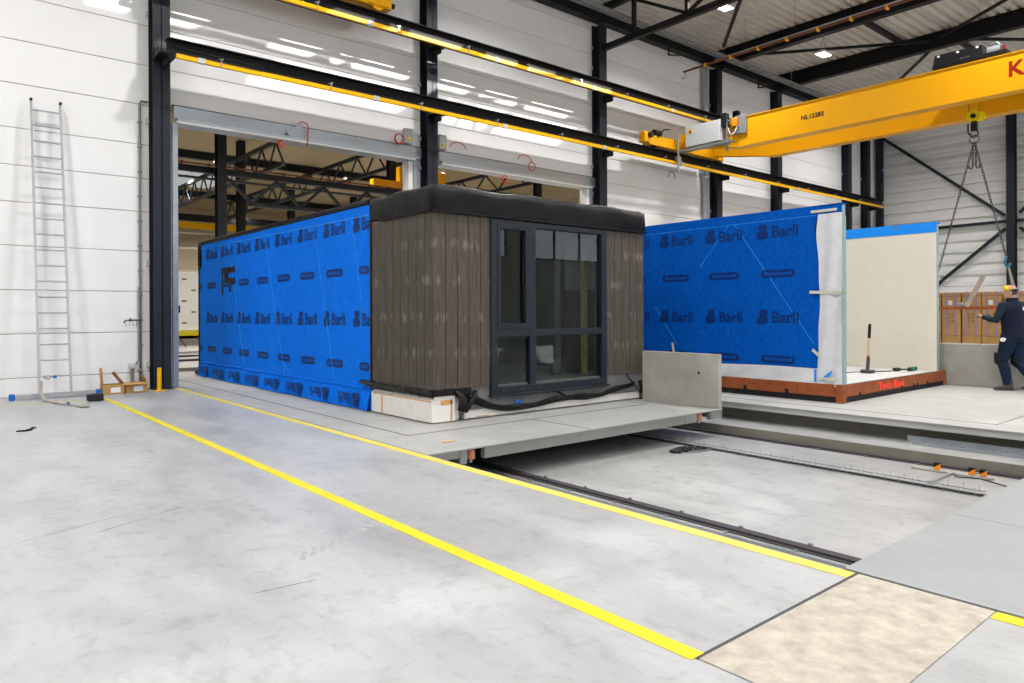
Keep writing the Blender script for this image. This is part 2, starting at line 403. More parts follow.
# far gable wall with horizontal ribs (runs along Y at X = 34.9)
b = MB()
prof = []; z = 2.45
while z < CE:
    prof += [(34.93, z), (34.82, z + .02), (34.82, z + .20), (34.93, z + .40), (34.93, z + .49)]; z += .49
prof = [(x, min(zz, CE)) for x, zz in prof]
for (xa, za), (xb, zb) in zip(prof, prof[1:]):
    b._add([(xa, W, za), (xa, -14, za), (xb, -14, zb), (xb, W, zb)], [(0, 1, 2, 3)])
b.box(34.96, 35.1, -14, W + .1, 0, CE)
b.cur = 1; b.box(34.78, 34.96, -14, W, 0, 2.12)
b.cur = 2; b.box(34.74, 34.96, -14, W, 2.12, 2.45, .01)
struct(b.build('wall_right', ['rib', 'concrete', 'panel'], origin=(0, 0, 0)))
b = MB(); b.box(-12.2, -12, -14.2, 62, 0, CE); struct(b.build('wall_left', 'panel', origin=(0, 0, 0)))
b = MB(); wx = [(-10, 0), (2, 12), (14, 24), (25.5, 33.5)]
b.box(-12, 35, -14.2, -14, 0, 4.3); b.box(-12, 35, -14.2, -14, 9.2, CE); xx = -12
for a_, c_ in wx: b.box(xx, a_, -14.2, -14, 4.3, 9.2); xx = c_
b.box(xx, 35, -14.2, -14, 4.3, 9.2)
struct(b.build('wall_front', 'panel', origin=(0, 0, 0)))
for i, (a_, c_) in enumerate(wx):  # unseen windows behind the camera, added with fill lights to brighten the walls
    b = MB()
    for k in range(5): xk = a_ + (c_ - a_) * k / 4; b.box(xk - .04, xk + .04, -14.16, -14.04, 4.3, 9.2)
    for zk in (4.34, 9.16): b.box(a_, c_, -14.15, -14.05, zk - .04, zk + .04)
    wo = struct(b.build('window_%d' % (i + 1), 'anth', origin=(a_, -14.1, 4.3)))
    ld = bpy.data.lights.new('fill_light', 'AREA'); ld.shape = 'RECTANGLE'; ld.size = c_ - a_; ld.size_y = 4.9; ld.energy = FILL * (c_ - a_) * 4.9; ld.color = (.93, .97, 1)  # added area light filling the opening from outside
    lo = bpy.data.objects.new('fill_light', ld); C.objects.link(lo); lo.location = ((a_ + c_) / 2, -14.25, 6.75); lo.rotation_euler = (PI / 2, 0, 0)

# roof: trapezoidal deck, ribs run along X; slots let the sun in out of frame
def deck(b, x0, x1, y0, y1, zb=CE):
    b.box(x0, x1, y0, y1, zb + .09, zb + .14)
    y = y0; p = []
    while y < y1 - .001:
        for dy, dz in ((0, .085), (.10, .085), (.13, 0), (.25, 0), (.28, .085)):
            if y + dy <= y1: p.append((y + dy, zb + dz))
        y += .28
    for (a, za), (c, zc) in zip(p, p[1:]):
        if c - a > 1e-4: b._add([(x0, a, za), (x0, c, zc), (x1, c, zc), (x1, a, za)], [(0, 1, 2, 3)])
b = MB()
Y1, Y2, Y3, Y4 = 7.47, 8.50, 8.78, 9.62
deck(b, -12, 35, -14, Y1); deck(b, -12, 35, Y2, Y3); deck(b, -12, 35, Y4, W + .2)
low_slots = [(9.0, 10.0), (11.1, 14.8), (15.45, 20.0)]
high_slots = [(7.1, 7.9), (8.3, 9.1), (9.9, 11.5), (11.8, 12.2), (12.3, 13.9), (14.5, 19.2)]
def fill(ya, yb, slots):
    x = -12
    for s0, s1 in slots: deck(b, x, s0, ya, yb); x = s1
    deck(b, x, 35, ya, yb)
fill(Y1, Y2, low_slots); fill(Y3, Y4, high_slots)
struct(b.build('ceiling', 'deck', origin=(0, 0, 0)))

# ---- hall beyond the doorways
b = MB(); b.box(-12, 36, 62, 62.2, 0, 10.2); struct(b.build('wall_beyond', 'beigewall', origin=(0, 0, 0)))
b = MB(); b.box(35, 35.2, W + .2, 62, 0, 10.2)
b.cur = 1
for k in range(1, 11): b.box(34.985, 35.0, W + .2, 62, k * .92, k * .92 + .02)
struct(b.build('wall_beyond_right', ['beigewall', 'panelgap2'], origin=(0, 0, 0)))
b = MB(); b.box(-12, 35, W + .2, 62.2, 10.1, 10.25); struct(b.build('ceiling_beyond', 'beige', origin=(0, 0, 0)))

# ------------------------------------------------------------------ doorways (galvanised frames)
def doorway(n, x0, x1, left_jamb, right_jamb):
    r = bpy.data.objects.new('door_%d' % n, None); C.objects.link(r); r.location = (x0, W, 0); ORG[r.name] = Vector((x0, W, 0)); struct(r)
    h = MB(); h.box(x0, x1, W - .09, W + .0, 5.13, 5.37, .004); h.box(x0 + .05, x1 - .05, W - .14, W, 5.07, 5.13, .004)
    h.cur = 1; h.box(x0 + .03, x1 - .2, W - .16, W + .22, 5.03, 5.07)
    h.cur = 2; h.box(x0 - .02, x1, W - .07, W, 5.372, 5.39)
    h.build('head_frame', ['galv', 'white', 'black'], r)
    if left_jamb:
        j = MB(); j.box(left_jamb - .10, left_jamb, W - .1, W + .22, 0, 5.06, .004); j.build('jamb', 'galv', r)
        j = MB(); j.box(left_jamb - .19, left_jamb - .102, W - .05, W, 0, 5.06, .003); j.build('jamb_cover', 'panel', r)
    j = MB(); j.box(right_jamb, right_jamb + .12, W - .06, W + .22, 0, 5.03, .004); j.build('jamb_lining', 'white', r)
    j = MB(); j.box(right_jamb + .122, right_jamb + .24, W - .09, W, 0, 5.06, .004); j.build('jamb', 'galv', r)
    return r
doorway(1, 3.80, 9.37, 3.87, 9.02)
doorway(2, 9.88, 15.44, None, 15.08)

# ------------------------------------------------------------------ columns
def column(x, label, ztop=10.3, front=14.27, seats=(6.09, 7.68), clips=(), wid=.3, strut=True):
    t = thing('steel_column', label, 'column', (x, front + .15, 0), 'steel columns along the wall with the doorways')
    m = MB(); ztop = 9.88
    m.box(x - wid / 2, x + wid / 2, front, front + .018, 0, ztop); m.box(x - wid / 2, x + wid / 2, W - .03, W - .012, 0, ztop)
    m.box(x - .008, x + .008, front, W - .02, 0, ztop); m.box(x - .17, x + .17, front - .02, W - .01, .001, .02)
    m.build('shaft', 'steel', t)
    for z in clips:
        k = MB(); k.box(x - wid / 2 - .06, x - wid / 2 - .004, W - .07, W - .02, z - .05, z + .05, .008); k.build('wall_clip', 'grey', t)
    for z in seats:
        k = MB()
        k.box(x - .16, x + .16, 13.77, front - .001, z, z + .02); k.box(x - .01, x + .01, 13.9, front - .001, z - .16, z)
        k.box(x - .13, x - .115, 14.04, front - .001, z + .02, z + .19); k.box(x + .115, x + .13, 14.04, front - .001, z + .02, z + .19)
        k.build('crane_bracket', 'steelblack', t)
    return t
column(3.53, 'dark steel column left of the first doorway behind the yellow bollard', clips=(.45, 2.35, 5.0, 7.0))
column(9.53, 'dark steel column standing between the two doorways', clips=(4.9, 5.6, 6.9))
column(15.53, 'dark steel column at the right edge of the second doorway', clips=(4.9, 5.7, 8.6, 9.2))
column(21.45, 'dark steel column behind the crane control cabinet beside the galvanised downpipe', clips=(4.9, 8.6))
column(25.45, 'dark steel column rising behind the middle of the yellow crane girder', clips=(5, 8.6), seats=(6.09,))
column(31.3, 'dark steel column below the crane girder, first of the far pair near the gable wall', clips=(5, 7.4), seats=(6.09,))
column(33.15, 'dark steel column below the crane girder, second of the far pair near the gable wall', clips=(5, 7.4), seats=(6.09,))
t = thing('downpipe', 'galvanised downpipe running down the wall beside the dark column', 'pipe', (20.9, 14.5, 0))
m = MB(); m.box(20.78, 20.98, 14.42, 14.58, 0, 9.92, .02); m.build('pipe', 'galv', t)
for z in (3, 6, 9):
    m = MB(); m.box(20.76, 21.0, 14.41, 14.59, z, z + .06, .01); m.build('pipe_bracket', 'grey', t)

# gable wall steelwork
t = thing('gable_column', 'dark column of the far gable wall where the diagonal braces meet', 'column', (34.54, 9.18, 0))
MB().ibeam((34.54, 9.18, 0), (34.54, 9.18, 10.3), .3, .32, up=(1, 0, 0)).build('shaft', 'steel', t)
def rod(name, p0, p1, label, w=.12, kind='brace', mt='steel'):
    return tag(MB().bar(p0, p1, w, w).build(name, mt), label, kind)
rod('diagonal_brace', (34.64, 14.4, 9.55), (34.64, 9.45, 5.35), 'long dark diagonal brace descending to the gable column from under the crane girder')
rod('diagonal_brace', (34.64, 12.1, 2.47), (34.64, 9.42, 4.80), 'dark diagonal brace rising from the brown cartons up to the gable column')
rod('horizontal_strut', (34.64, 14.4, 5.02), (34.64, 9.36, 5.1), 'dark horizontal strut on the ribbed gable wall left of its column')
rod('diagonal_brace', (34.64, 8.92, 4.80), (34.64, 6.6, 2.47), 'short dark diagonal brace right of the gable column, going down')
rod('diagonal_brace', (34.64, 8.92, 5.40), (34.64, 6.0, 8.4), 'short dark diagonal brace right of the gable column, going up')
rod('horizontal_strut', (34.64, 9.0, 5.1), (34.64, 5.5, 5.1), 'dark horizontal strut on the gable wall right of its column')
t = thing('corner_post', 'slim dark corner post where the panelled wall meets the ribbed gable wall', 'post', (34.45, 14.35, 0))
m = MB(); m.box(34.35, 34.55, 14.2, 14.5, 0, 10.3, .005); m.build('post', 'steel', t)
for z in (4.9, 6.4, 7.9):
    m = MB(); m.box(34.38, 34.48, 14.15, 14.199, z, z + .08, .01); m.build('clip', 'grey', t)

# ------------------------------------------------------------------ crane runways with their yellow conductor rails
def runway(zt, x0, x1, label, zy, nj, hs):
    t = thing('crane_runway', label, 'crane rail', (x0, 14.0, zt - .35), 'crane runways along the wall')
    m = MB(); m.ibeam((x0, 13.9, zt - .14), (x1, 13.9, zt - .14), .26, .28, .02, .012); m.build('beam', 'steelblack', t)
    m = MB(); m.box(x0, x1, 13.87, 13.93, zt, zt + .035); m.build('rail', 'rail', t)
    y = MB(); y.box(x0 + .12, x1 - .05, 13.69, 13.75, zy - .045, zy + .045, .008); cr = y.build('conductor_rail', 'cyellow', t)
    for k in range(nj):
        xx = x0 + .55 + k * (x1 - x0 - 1) / max(1, nj - 1)
        g = MB(); g.box(xx - .07, xx + .07, 13.68, 13.76, zy - .05, zy + .05, .006); g.build('joint_sleeve', 'grey', cr)
    for k in range(hs):
        xx = x0 + .9 + k * (x1 - x0 - 1.2) / max(1, hs - 1)
        g = MB(); g.box(xx - .01, xx + .01, 13.675, 13.685, zy - .05, zy + .11); g.box(xx - .04, xx + .04, 13.68, 13.765, zy + .10, zy + .112)
        g.cyl((xx + .03, 13.70, zy + .1), (xx + .03, 13.70, zy + .14), .014, 8); g.build('rail_hanger', 'galv', t)
    return t
runway(6.395, 3.52, 33.5, 'lower dark crane runway with yellow conductor rail running past both doorways', 6.055, 9, 14)
runway(7.99, 3.52, 22.0, 'upper dark crane runway with yellow conductor rail, ending near the crane cabinet', 7.655, 6, 10)
m = MB(); m.tube([(3.62, 13.65, 6.20), (3.9, 13.64, 6.18), (5.2, 13.64, 6.17)], .012, 6); tag(m.build('loose_cable', 'black'), 'thin dark cable lying along the start of the lower crane runway', 'cable')
# end stop
m = MB(); m.box(33.3, 33.5, 13.8, 14.0, 6.432, 6.72, .01); tag(m.build('buffer_stop', 'steelblack'), 'black buffer stop at the far end of the lower runway', 'stop')
m = MB(); m.box(21.8, 21.99, 13.8, 14.0, 8.026, 8.36, .01); tag(m.build('buffer_stop', 'steelblack'), 'black buffer stop at the end of the upper runway', 'stop')

# end carriage of another crane on the upper runway
t = thing('crane_carriage', 'yellow end carriage of another crane on the upper runway, cut by the picture edge', 'crane', (7, 14, 8.07))
m = MB(); m.box(4.6, 8.12, 13.76, 14.04, 8.10, 8.62, .01); m.build('body', 'yellow', t)
for xx in (4.95, 7.8):
    m = MB(); m.cyl((xx, 13.79, 8.192), (xx, 14.0, 8.192), .165, 20); m.build('wheel', 'yellow', t)
m = MB(); m.box(7.5, 8.06, 13.735, 13.758, 8.13, 8.6, .004); m.cyl((7.8, 13.72, 8.25), (7.8, 13.736, 8.25), .09, 20); m.build('wheel_cover', 'yellow', t)
m = MB(); m.cyl((8.12, 13.9, 8.26), (8.26, 13.9, 8.26), .055, 14); m.build('buffer', 'black', t)

# ------------------------------------------------------------------ main bridge crane
XG, ZB, ZT = 18.5, 6.24, 7.05
CR = thing('bridge_crane', 'yellow double girder bridge crane spanning the hall with KO in red', 'crane', (19.4, 14.0, 6.47))
def girder(xa, xb, y_end, name):
    m = MB()
    # box girder, tapered underneath towards the wall
    pr = [(-12, ZB), (11.8, ZB), (13.75, 6.56), (13.75, 6.98), (11.8, ZT), (-12, ZT)]
    m.prism([(y, z) for y, z in pr], (xa + .03, 0, 0), Y_, Z_, X_, xb - xa - .06)
    m.box(xa - .0, xb + .0, -12, 11.8, ZT, ZT + .02); m.box(xa, xb, -12, 11.8, ZB - .02, ZB)
    return m.build(name, 'yellow', CR)
g1 = girder(18.47, 18.83, 13.6, 'girder'); g2 = girder(20.3, 20.66, 13.6, 'girder')
m = MB(); m.text('NL12283', (18.493, 9.76, 6.60), -Y_, Z_, .17, bold=.004); m.build('number_marking', 'black', g1)
m = MB(); m.text('KO', (18.493, 4.98, 6.56), -Y_, Z_, .46, bold=.012); m.build('red_lettering', 'redtext', g1)
m = MB(); m.box(17.0, 20.9, 13.76, 14.04, 6.47, 6.78, .01); ec = m.build('end_carriage', 'yellow', CR)
for xx in (17.35, 20.7):
    k = MB(); k.cyl((xx, 13.80, 6.563), (xx, 14.0, 6.563), .13, 18); k.build('wheel', 'black', ec)
m = MB(); m.box(16.72, 16.99, 13.70, 13.94, 6.50, 6.82, .02); m.build('drive_motor', 'yellow', CR)
m = MB(); m.cyl((16.95, 13.75, 6.72), (16.95, 13.62, 6.72), .09, 14); m.cyl((17.25, 13.8, 6.86), (17.55, 13.8, 6.86), .10, 14); m.tube([(17.3, 13.7, 6.7), (17.5, 13.6, 6.95), (17.8, 13.6, 7.0)], .02, 6); m.build('motor_cover', 'black', CR)
m = MB(); m.box(18.22, 18.46, 12.12, 13.35, 6.46, 7.09, .012); cab = m.build('control_cabinet', 'grey', CR)
k = MB(); k.box(18.205, 18.219, 13.1, 13.22, 6.86, 7.0, .003); k.build('warning_sticker', 'cyellow', cab)
k = MB(); k.box(18.2, 18.204, 13.13, 13.19, 6.88, 6.94); k.build('isolator_switch', 'redtext', cab)
k = MB(); k.box(18.25, 18.45, 11.95, 12.115, 6.85, 7.25, .01); k.build('cable_box', 'black', cab)
m = MB(); m.box(18.30, 18.34, 11.92, 11.97, 6.12, 7.05); m.box(18.24, 18.36, 11.84, 12.02, 6.3, 6.42); m.box(18.3, 18.46, 11.8, 12.1, 6.98, 7.03)
m.box(18.2, 18.44, 11.7, 13.6, 6.36, 6.38); m.box(18.18, 18.2, 11.7, 13.6, 6.36, 6.41); m.build('cable_bracket', 'galv', CR)
m = MB(); m.box(18.30, 18.42, 11.62, 11.80, 6.80, 7.05, .02); m.build('warning_horn', 'orange', CR)
m = MB(); m.box(18.42, 18.465, 11.38, 11.78, 6.58, 7.12, .02); m.build('horn_plate', 'galv', CR)
m = MB(); m.tube([(18.35, 11.62, 6.82), (18.28, 11.66, 6.62), (18.28, 11.8, 6.56), (18.3, 11.9, 6.8)], .012, 6); m.build('white_cable', 'white', CR)
m = MB(); m.cyl((18.2, 13.60, 5.72), (18.2, 13.60, 6.95), .035, 8); m.box(18.1, 18.3, 13.56, 13.64, 6.1, 6.22); m.box(18.25, 18.4, 13.60, 13.672, 5.95, 6.13, .01); m.build('current_collector', 'galv', CR)
m = MB(); m.tube([(18.1 + .16 * math.sin(a) - .1, 13.7, 5.75 - .16 * (1 - math.cos(a)) * 1.2) for a in [i * PI / 8 - PI / 2 for i in range(9)]], .012, 6); m.build('collector_cable', 'black', CR)
# hoist trolley
tr = MB(); tr.box(18.5, 20.6, 5.0, 6.5, 7.10, 7.20, .01); tr.build('trolley_frame', 'steelblack', CR)
m = MB(); m.prism([(6.55, 7.09), (5.5, 7.09), (5.5, 7.45), (6.48, 7.47), (6.5, 7.38)], (18.62, 0, 0), Y_, Z_, X_, .3); hc = m.build('hoist_cover', 'black', CR)
k = MB()
for yy in (6.4, 6.0, 5.6): k.box(18.6, 18.619, yy - .025, yy + .025, 7.4, 7.44)
k.box(18.6, 18.619, 6.3, 6.36, 7.12, 7.15); k.text('- - - - -', (18.615, 5.95, 7.24), -Y_, Z_, .07); k.build('cover_clips', 'white', hc)
k = MB(); k.box(18.6, 18.619, 6.42, 6.48, 7.14, 7.19); k.build('warning_sticker', 'cyellow', hc)
m = MB(); m.cyl((18.75, 5.42, 7.28), (18.75, 5.16, 7.28), .12, 14); m.cyl((18.95, 5.4, 7.3), (19.6, 5.4, 7.3), .14, 16); m.tube([(18.7, 5.4, 7.4), (18.7, 5.25, 7.46), (18.7, 5.1, 7.3)], .02, 6); m.build('hoist_motor', 'galv', CR)
m = MB(); m.cyl((18.7, 5.10, 7.26), (18.7, 5.10, 7.36), .03, 12); m.build('beacon', 'redtext', CR)
HX, HY = 19.45, 5.92
m = MB()
for dy in (-.13, .13):
    m.cyl((HX, HY + dy, 7.1), (HX, HY + dy * .8, 6.02), .006, 6)
m.build('hoist_rope', 'chain', CR)
hb = MB()
for k in (-1, 1): hb.cyl((HX + k * .03 - .02, HY, 6.05), (HX + k * .03 + .02, HY, 6.05), .15, 20)
hb.cyl((HX + .05, HY - .1, 6.04), (HX + .08, HY - .1, 6.04), .12, 18)
hbo = hb.build('hook_block', 'muff', CR)
k = MB(); k.cyl((HX - .1, HY, 6.05), (HX + .1, HY, 6.05), .055, 12); k.box(HX - .05, HX + .05, HY - .07, HY + .07, 5.70, 5.96, .02); k.tube([(HX, HY + .13, 5.9), (HX, HY + .13, 5.68), (HX, HY + .09, 5.62)], .018, 6); k.build('hook_stem', 'black', hbo)
k = MB(); k.tube([(HX, HY + .08 * math.cos(a), 5.64 + .09 * math.sin(a)) for a in [PI / 2 + i * PI * 1.6 / 14 for i in range(15)]], .02, 8); k.build('hook', 'chain', hbo)

# chain sling + lifting beam
def chain(m, p0, p1, r=.018, pitch=.075, w=.022):
    p0 = Vector(p0); p1 = Vector(p1); L = (p1 - p0).length; n = max(2, int(L / pitch)); d = (p1 - p0) / n; du = d.normalized()
    a = du.orthogonal().normalized(); c = du.cross(a)
    for i in range(n):
        u = a if i % 2 else c; o = p0 + d * (i + .5)
        pts = [o + du * math.cos(2 * PI * k / 8) * pitch * .68 + u * math.sin(2 * PI * k / 8) * w for k in range(8)]
        m.tube(pts, .0085, 5, True)
SL = thing('chain_sling', 'dark chain sling hanging from the yellow crane hook', 'chain', (HX, HY, 1.6))
m = MB(); m.ring((HX, HY, 5.50), .10, .014, (1, 0, 0), 18, 6, 1.0); m.build('lifting_ring', 'chain', SL)
m = MB(); chain(m, (HX, HY + .01, 5.42), (HX, 6.72, 2.35)); m.build('chain_leg', 'chain', SL)
m = MB(); chain(m, (HX, HY - .01, 5.42), (HX, 5.27, 2.62)); m.build('chain_leg', 'chain', SL)
m = MB(); chain(m, (HX - .02, HY + .02, 5.4), (HX - .02, HY + .03, 4.95)); chain(m, (HX + .02, HY - .02, 5.4), (HX + .02, HY - .03, 4.95)); m.build('short_chain', 'chain', SL)
m = MB()
for s_ in (-1, 1): m.tube([(HX, HY + s_ * .03, 4.97), (HX, HY + s_ * .03, 4.86), (HX, HY + s_ * .06, 4.80), (HX, HY + s_ * .11, 4.82), (HX, HY + s_ * .12, 4.88)], .017, 6)
m.build('spare_hook', 'chain', SL)
m = MB(); m.tube([(HX, 5.27, 2.66), (HX, 5.30, 2.55), (HX, 5.29, 2.45), (HX, 5.22, 2.42), (HX, 5.20, 2.5)], .026, 8); m.build('shackle', 'teal', SL)
m = MB(); m.bar((HX, 5.24, 2.43), (HX, 5.02, 1.52), .045, .012, up=(1, 0, 0)); m.bar((HX + .03, 5.24, 2.43), (HX + .04, 5.10, 1.52), .04, .012, up=(1, 0, 0)); m.build('webbing_strap', 'strap', SL)
LB = thing('lifting_beam', 'thin red-brown lifting beam held up by the chain sling before the cartons', 'beam', (HX, 6.2, 1.4))
m = MB(); m.box(HX - .05, HX + .05, 4.7, 7.6, 1.43, 1.51, .004); m.build('beam', 'rust', LB)
m = MB(); m.box(HX - .05, HX + .05, 6.15, 6.3, 1.511, 1.60, .01); m.build('clamp', 'galv', LB)
m = MB(); m.bar((HX - .068, 6.08, 1.5), (HX - .068, 5.72, 2.22), .10, .03, up=(1, 0, 0)); tag(m.build('timber_strip', 'greywood'), 'pale timber strip leaning on the lifting beam at an angle', 'timber')

# ------------------------------------------------------------------ roof steel
def rafter(x, label, z0=9.90, y0=-13.9, y1=14.3):
    t = thing('roof_rafter', label, 'roof beam', (x, 0, z0), 'roof rafters over the hall')
    MB().ibeam((x, y0, (z0 + CE) / 2), (x, y1, (z0 + CE) / 2), .26, CE - z0 - .002, .025, .3 * .05).build('beam', 'steelblack', t)
    m = MB(); m.prism([(14.25, z0), (13.5, z0), (14.25, z0 - .12)], (x - .01, 0, 0), Y_, Z_, X_, .02); m.build('haunch', 'steelblack', t)
rafter(21.45, 'black roof rafter beside the red-brown pipe, the nearer one in view')
rafter(25.45, 'black roof rafter crossing above the black hoist cover')
rafter(31.3, 'black roof rafter near the gable wall, mostly hidden by the crane girder')
rafter(9.53, 'black roof rafter above the column between the doorways')
rafter(3.53, 'black roof rafter above the column left of the first doorway')
rafter(-3, 'black roof rafter near the ladder side of the hall')
# truss over the column at the second doorway
t = thing('roof_truss', 'black roof truss springing from the column right of the second doorway', 'roof truss', (15.53, 0, 9.1))
m = MB(); m.bar((15.53, 14.25, 9.15), (15.53, -13.9, 9.15), .14, .16); m.build('bottom_chord', 'steelblack', t)
m = MB(); m.bar((15.53, 14.25, 10.32), (15.53, -13.9, 10.32), .16, .18); m.build('top_chord', 'steelblack', t)
for yy in (13.1, 11.3, 9.3):
    m = MB(); m.bar((15.53, yy, 9.23), (15.53, yy, 10.23), .1, .1, up=(1, 0, 0)); m.build('vertical', 'steelblack', t)
for ya, yb in ((13.1, 11.35), (9.3, 11.25), (9.3, 7.3)):
    m = MB(); m.bar((15.53, ya, 10.2), (15.53, yb, 9.25), .08, .08, up=(1, 0, 0)); m.build('diagonal', 'steelblack', t)
t = thing('eaves_beam', 'black eaves beam along the top of the panelled wall', 'roof beam', (18, 14.4, 9.95))
m = MB(); m.ibeam((-11.9, 14.42, 10.12), (34.3, 14.42, 10.12), .26, .34, .03, .015); m.build('beam', 'steelblack', t)
rod('wind_brace', (17.55, 11.0, 10.05), (20.1, 13.22, 10.0), 'slim black roof brace hanging down beside the first lamp', .09, 'brace', 'steelblack')
rod('wind_brace', (21.7, 13.2, 10.08), (25.3, 8.9, 10.15), 'slim black roof brace passing behind the second lamp', .08, 'brace', 'steelblack')
rod('wind_brace', (25.6, 8.8, 10.15), (31.1, 13.2, 10.1), 'slim black roof brace rising from behind the crane girder', .08, 'brace', 'steelblack')
rod('wind_brace', (25.3, 8.6, 10.2), (21.7, 4.0, 10.1), 'slim black roof brace running up toward the upper corner over the hoist', .08, 'brace', 'steelblack')
rod('roof_purlin', (21.6, 9.75, 10.3), (25.3, 9.75, 10.3), 'short dark purlin between the two rafters above the crane', .14, 'roof beam', 'steelblack')
rod('roof_purlin', (25.6, 8.45, 10.3), (31.1, 8.45, 10.3), 'dark purlin beyond the hoist meeting the far rafter', .14, 'roof beam', 'steelblack')
rod('wind_brace', (25.6, 8.3, 10.12), (31.1, 4.0, 10.12), 'slim black roof brace behind the crane girder at the picture edge', .08, 'brace', 'steelblack')
# cable tray along the eaves
t = thing('cable_tray', 'grey cable tray with conduits hung below the roof along the eaves', 'cable tray', (20, 13.4, 9.7))
m = MB(); m.box(-8, 34, 13.30, 13.32, 9.74, 9.80); m.box(-8, 34, 13.53, 13.55, 9.74, 9.80)
for k in range(84): m.box(-8 + k * .5, -7.96 + k * .5, 13.32, 13.53, 9.74, 9.75)
m.build('tray', 'galv', t)
for dy, r in ((-.13, .035), (.06, .022), (.16, .02)):
    m = MB(); m.cyl((-8, 13.42 + dy, 9.72 if dy < 0 else 9.78), (34, 13.42 + dy, 9.72 if dy < 0 else 9.78), r, 8); m.build('conduit', 'conduit', t)
for k in range(11):
    xx = 14.6 + k * 1.45
    m = MB(); m.cyl((xx, 13.42, 9.78), (xx, 13.42, CE), .006, 5); m.ring((xx, 13.29, 9.72), .055, .008, (1, 0, 0), 12, 5); m.build('tray_hanger', 'alu', t)
for i, (x0, nm) in enumerate(((17.9, 'black angle bracket under the cable tray left of the red-brown pipe'), (23.0, 'black angle bracket under the cable tray right of the red-brown pipe'))):
    m = MB(); m.tube([(x0, 13.72, 9.95), (x0, 13.72, 9.35), (x0 + .9, 14.0, 9.62)], .03, 6); tag(m.build('angle_bracket', 'steelblack'), nm, 'bracket')
# red-brown pipe with yellow clips
t = thing('supply_pipe', 'red-brown pipe with small yellow clips hung below the near rafter', 'pipe', (19.5, 8, 9.3))
ZP = 9.33
m = MB(); m.cyl((19.5, 14.35, ZP), (19.5, -8, ZP + .08), .035, 10); pp = m.build('pipe', 'pipe', t)
m = MB(); m.bar((19.58, 13.2, ZP + .09), (19.58, -8, ZP + .17), .05, .04); m.build('support_rail', 'alu', t)
for k in range(16):
    yy = 13.5 - k * .93
    m = MB(); m.box(19.44, 19.57, yy - .035, yy + .035, ZP - .05, ZP + .06, .01); m.build('pipe_clip', 'cyellow', t)
for k in range(6):
    yy = 12.1 - k * 1.6
    m = MB(); m.cyl((19.58, yy, ZP + .1), (19.58, yy, CE), .005, 5); m.build('hanger_rod', 'chain', t)
m = MB(); m.tube([(19.5, 14.28, ZP - .02), (19.5, 14.28, ZP - .2), (19.5, 14.36, ZP - .24), (19.5, 14.42, ZP - .16)], .012, 6); m.build('end_hook', 'chain', t)

# ------------------------------------------------------------------ lamps
def lamp(x, y, z, label, power, led='led', group='high bay lamps under the roof', colr=(1, .985, .96)):
    t = thing('high_bay_lamp', label, 'lamp', (x, y, z), group)
    m = MB(); m.box(x - .28, x + .28, y - .17, y + .17, z + .01, z + .09, .02); m.build('housing', 'lampbody', t)
    m = MB(); m.box(x - .25, x + .25, y - .14, y + .14, z - .004, z + .009); m.build('diffuser', led, t)
    m = MB()
    for s_ in (-.2, .2): m.cyl((x + s_, y, z + .09), (x + s_ * .4, y, z + .45), .008, 5)
    m.cyl((x, y, z + .45), (x, y, (CE if y < W else 10.1)), .006, 5)
    m.build('hanger', 'chain', t)
    ld = bpy.data.lights.new('lamp_light', 'AREA'); ld.shape = 'RECTANGLE'; ld.size = .5; ld.size_y = .28; ld.energy = power; ld.color = colr; ld.spread = math.radians(150)
    lo = bpy.data.objects.new('lamp_light', ld); C.objects.link(lo); lo.parent = t; lo.location = (0, 0, -.02)
    return t
PW = 740
hall_lamps = {(17.05, 11.2): 'high bay lamp left of the slim brace, glowing white at the top of the picture',
              (22.7, 11.2): 'high bay lamp glowing white between the two black rafters'}
for yy in (11.2, 4.6, -2.0, -8.6):
    for xx in (-6.5, -.7, 5.2, 11.1, 17.05, 22.7, 28.6):
        if (xx, yy) == (28.6, 11.2): pass
        lamp(xx, yy, 9.75, hall_lamps.get((xx, yy), 'white high bay lamp of the hall outside the picture'), PW)
for yy, zz in ((19, 9.3), (27, 9.3), (38.2, 9.3), (43.5, 9.3), (56, 9.3)):
    for xx in (2.0, 12.2, 19.6, 27.0):
        lamp(xx, yy, zz, {(12.2, 38.2): 'small ceiling lamp of the hall beyond left of its dark column', (19.6, 38.2): 'glowing ceiling lamp of the hall beyond above the lattice runway',
                          (27.0, 38.2): 'ceiling lamp of the hall beyond seen through the second doorway'}.get((xx, yy), 'round white ceiling lamp in the hall beyond the doorways'),
             1500, 'led2', 'lamps in the hall beyond', (1, .94, .84))

# sun through the roof slots
sd = bpy.data.lights.new('sun', 'SUN'); sd.energy = 30.0; sd.angle = .012; sd.color = (1, .95, .88)
so = bpy.data.objects.new('sun', sd); C.objects.link(so)
sdir = Vector((-.85, 1.0, -.62)).normalized()
so.rotation_euler = sdir.to_track_quat('-Z', 'Y').to_euler(); so.location = (8, 8, 14)
w = bpy.data.worlds.new('world'); bpy.context.scene.world = w; w.use_nodes = True
bg = w.node_tree.nodes['Background']; bg.inputs[0].default_value = (.62, .76, 1, 1); bg.inputs[1].default_value = 1.0
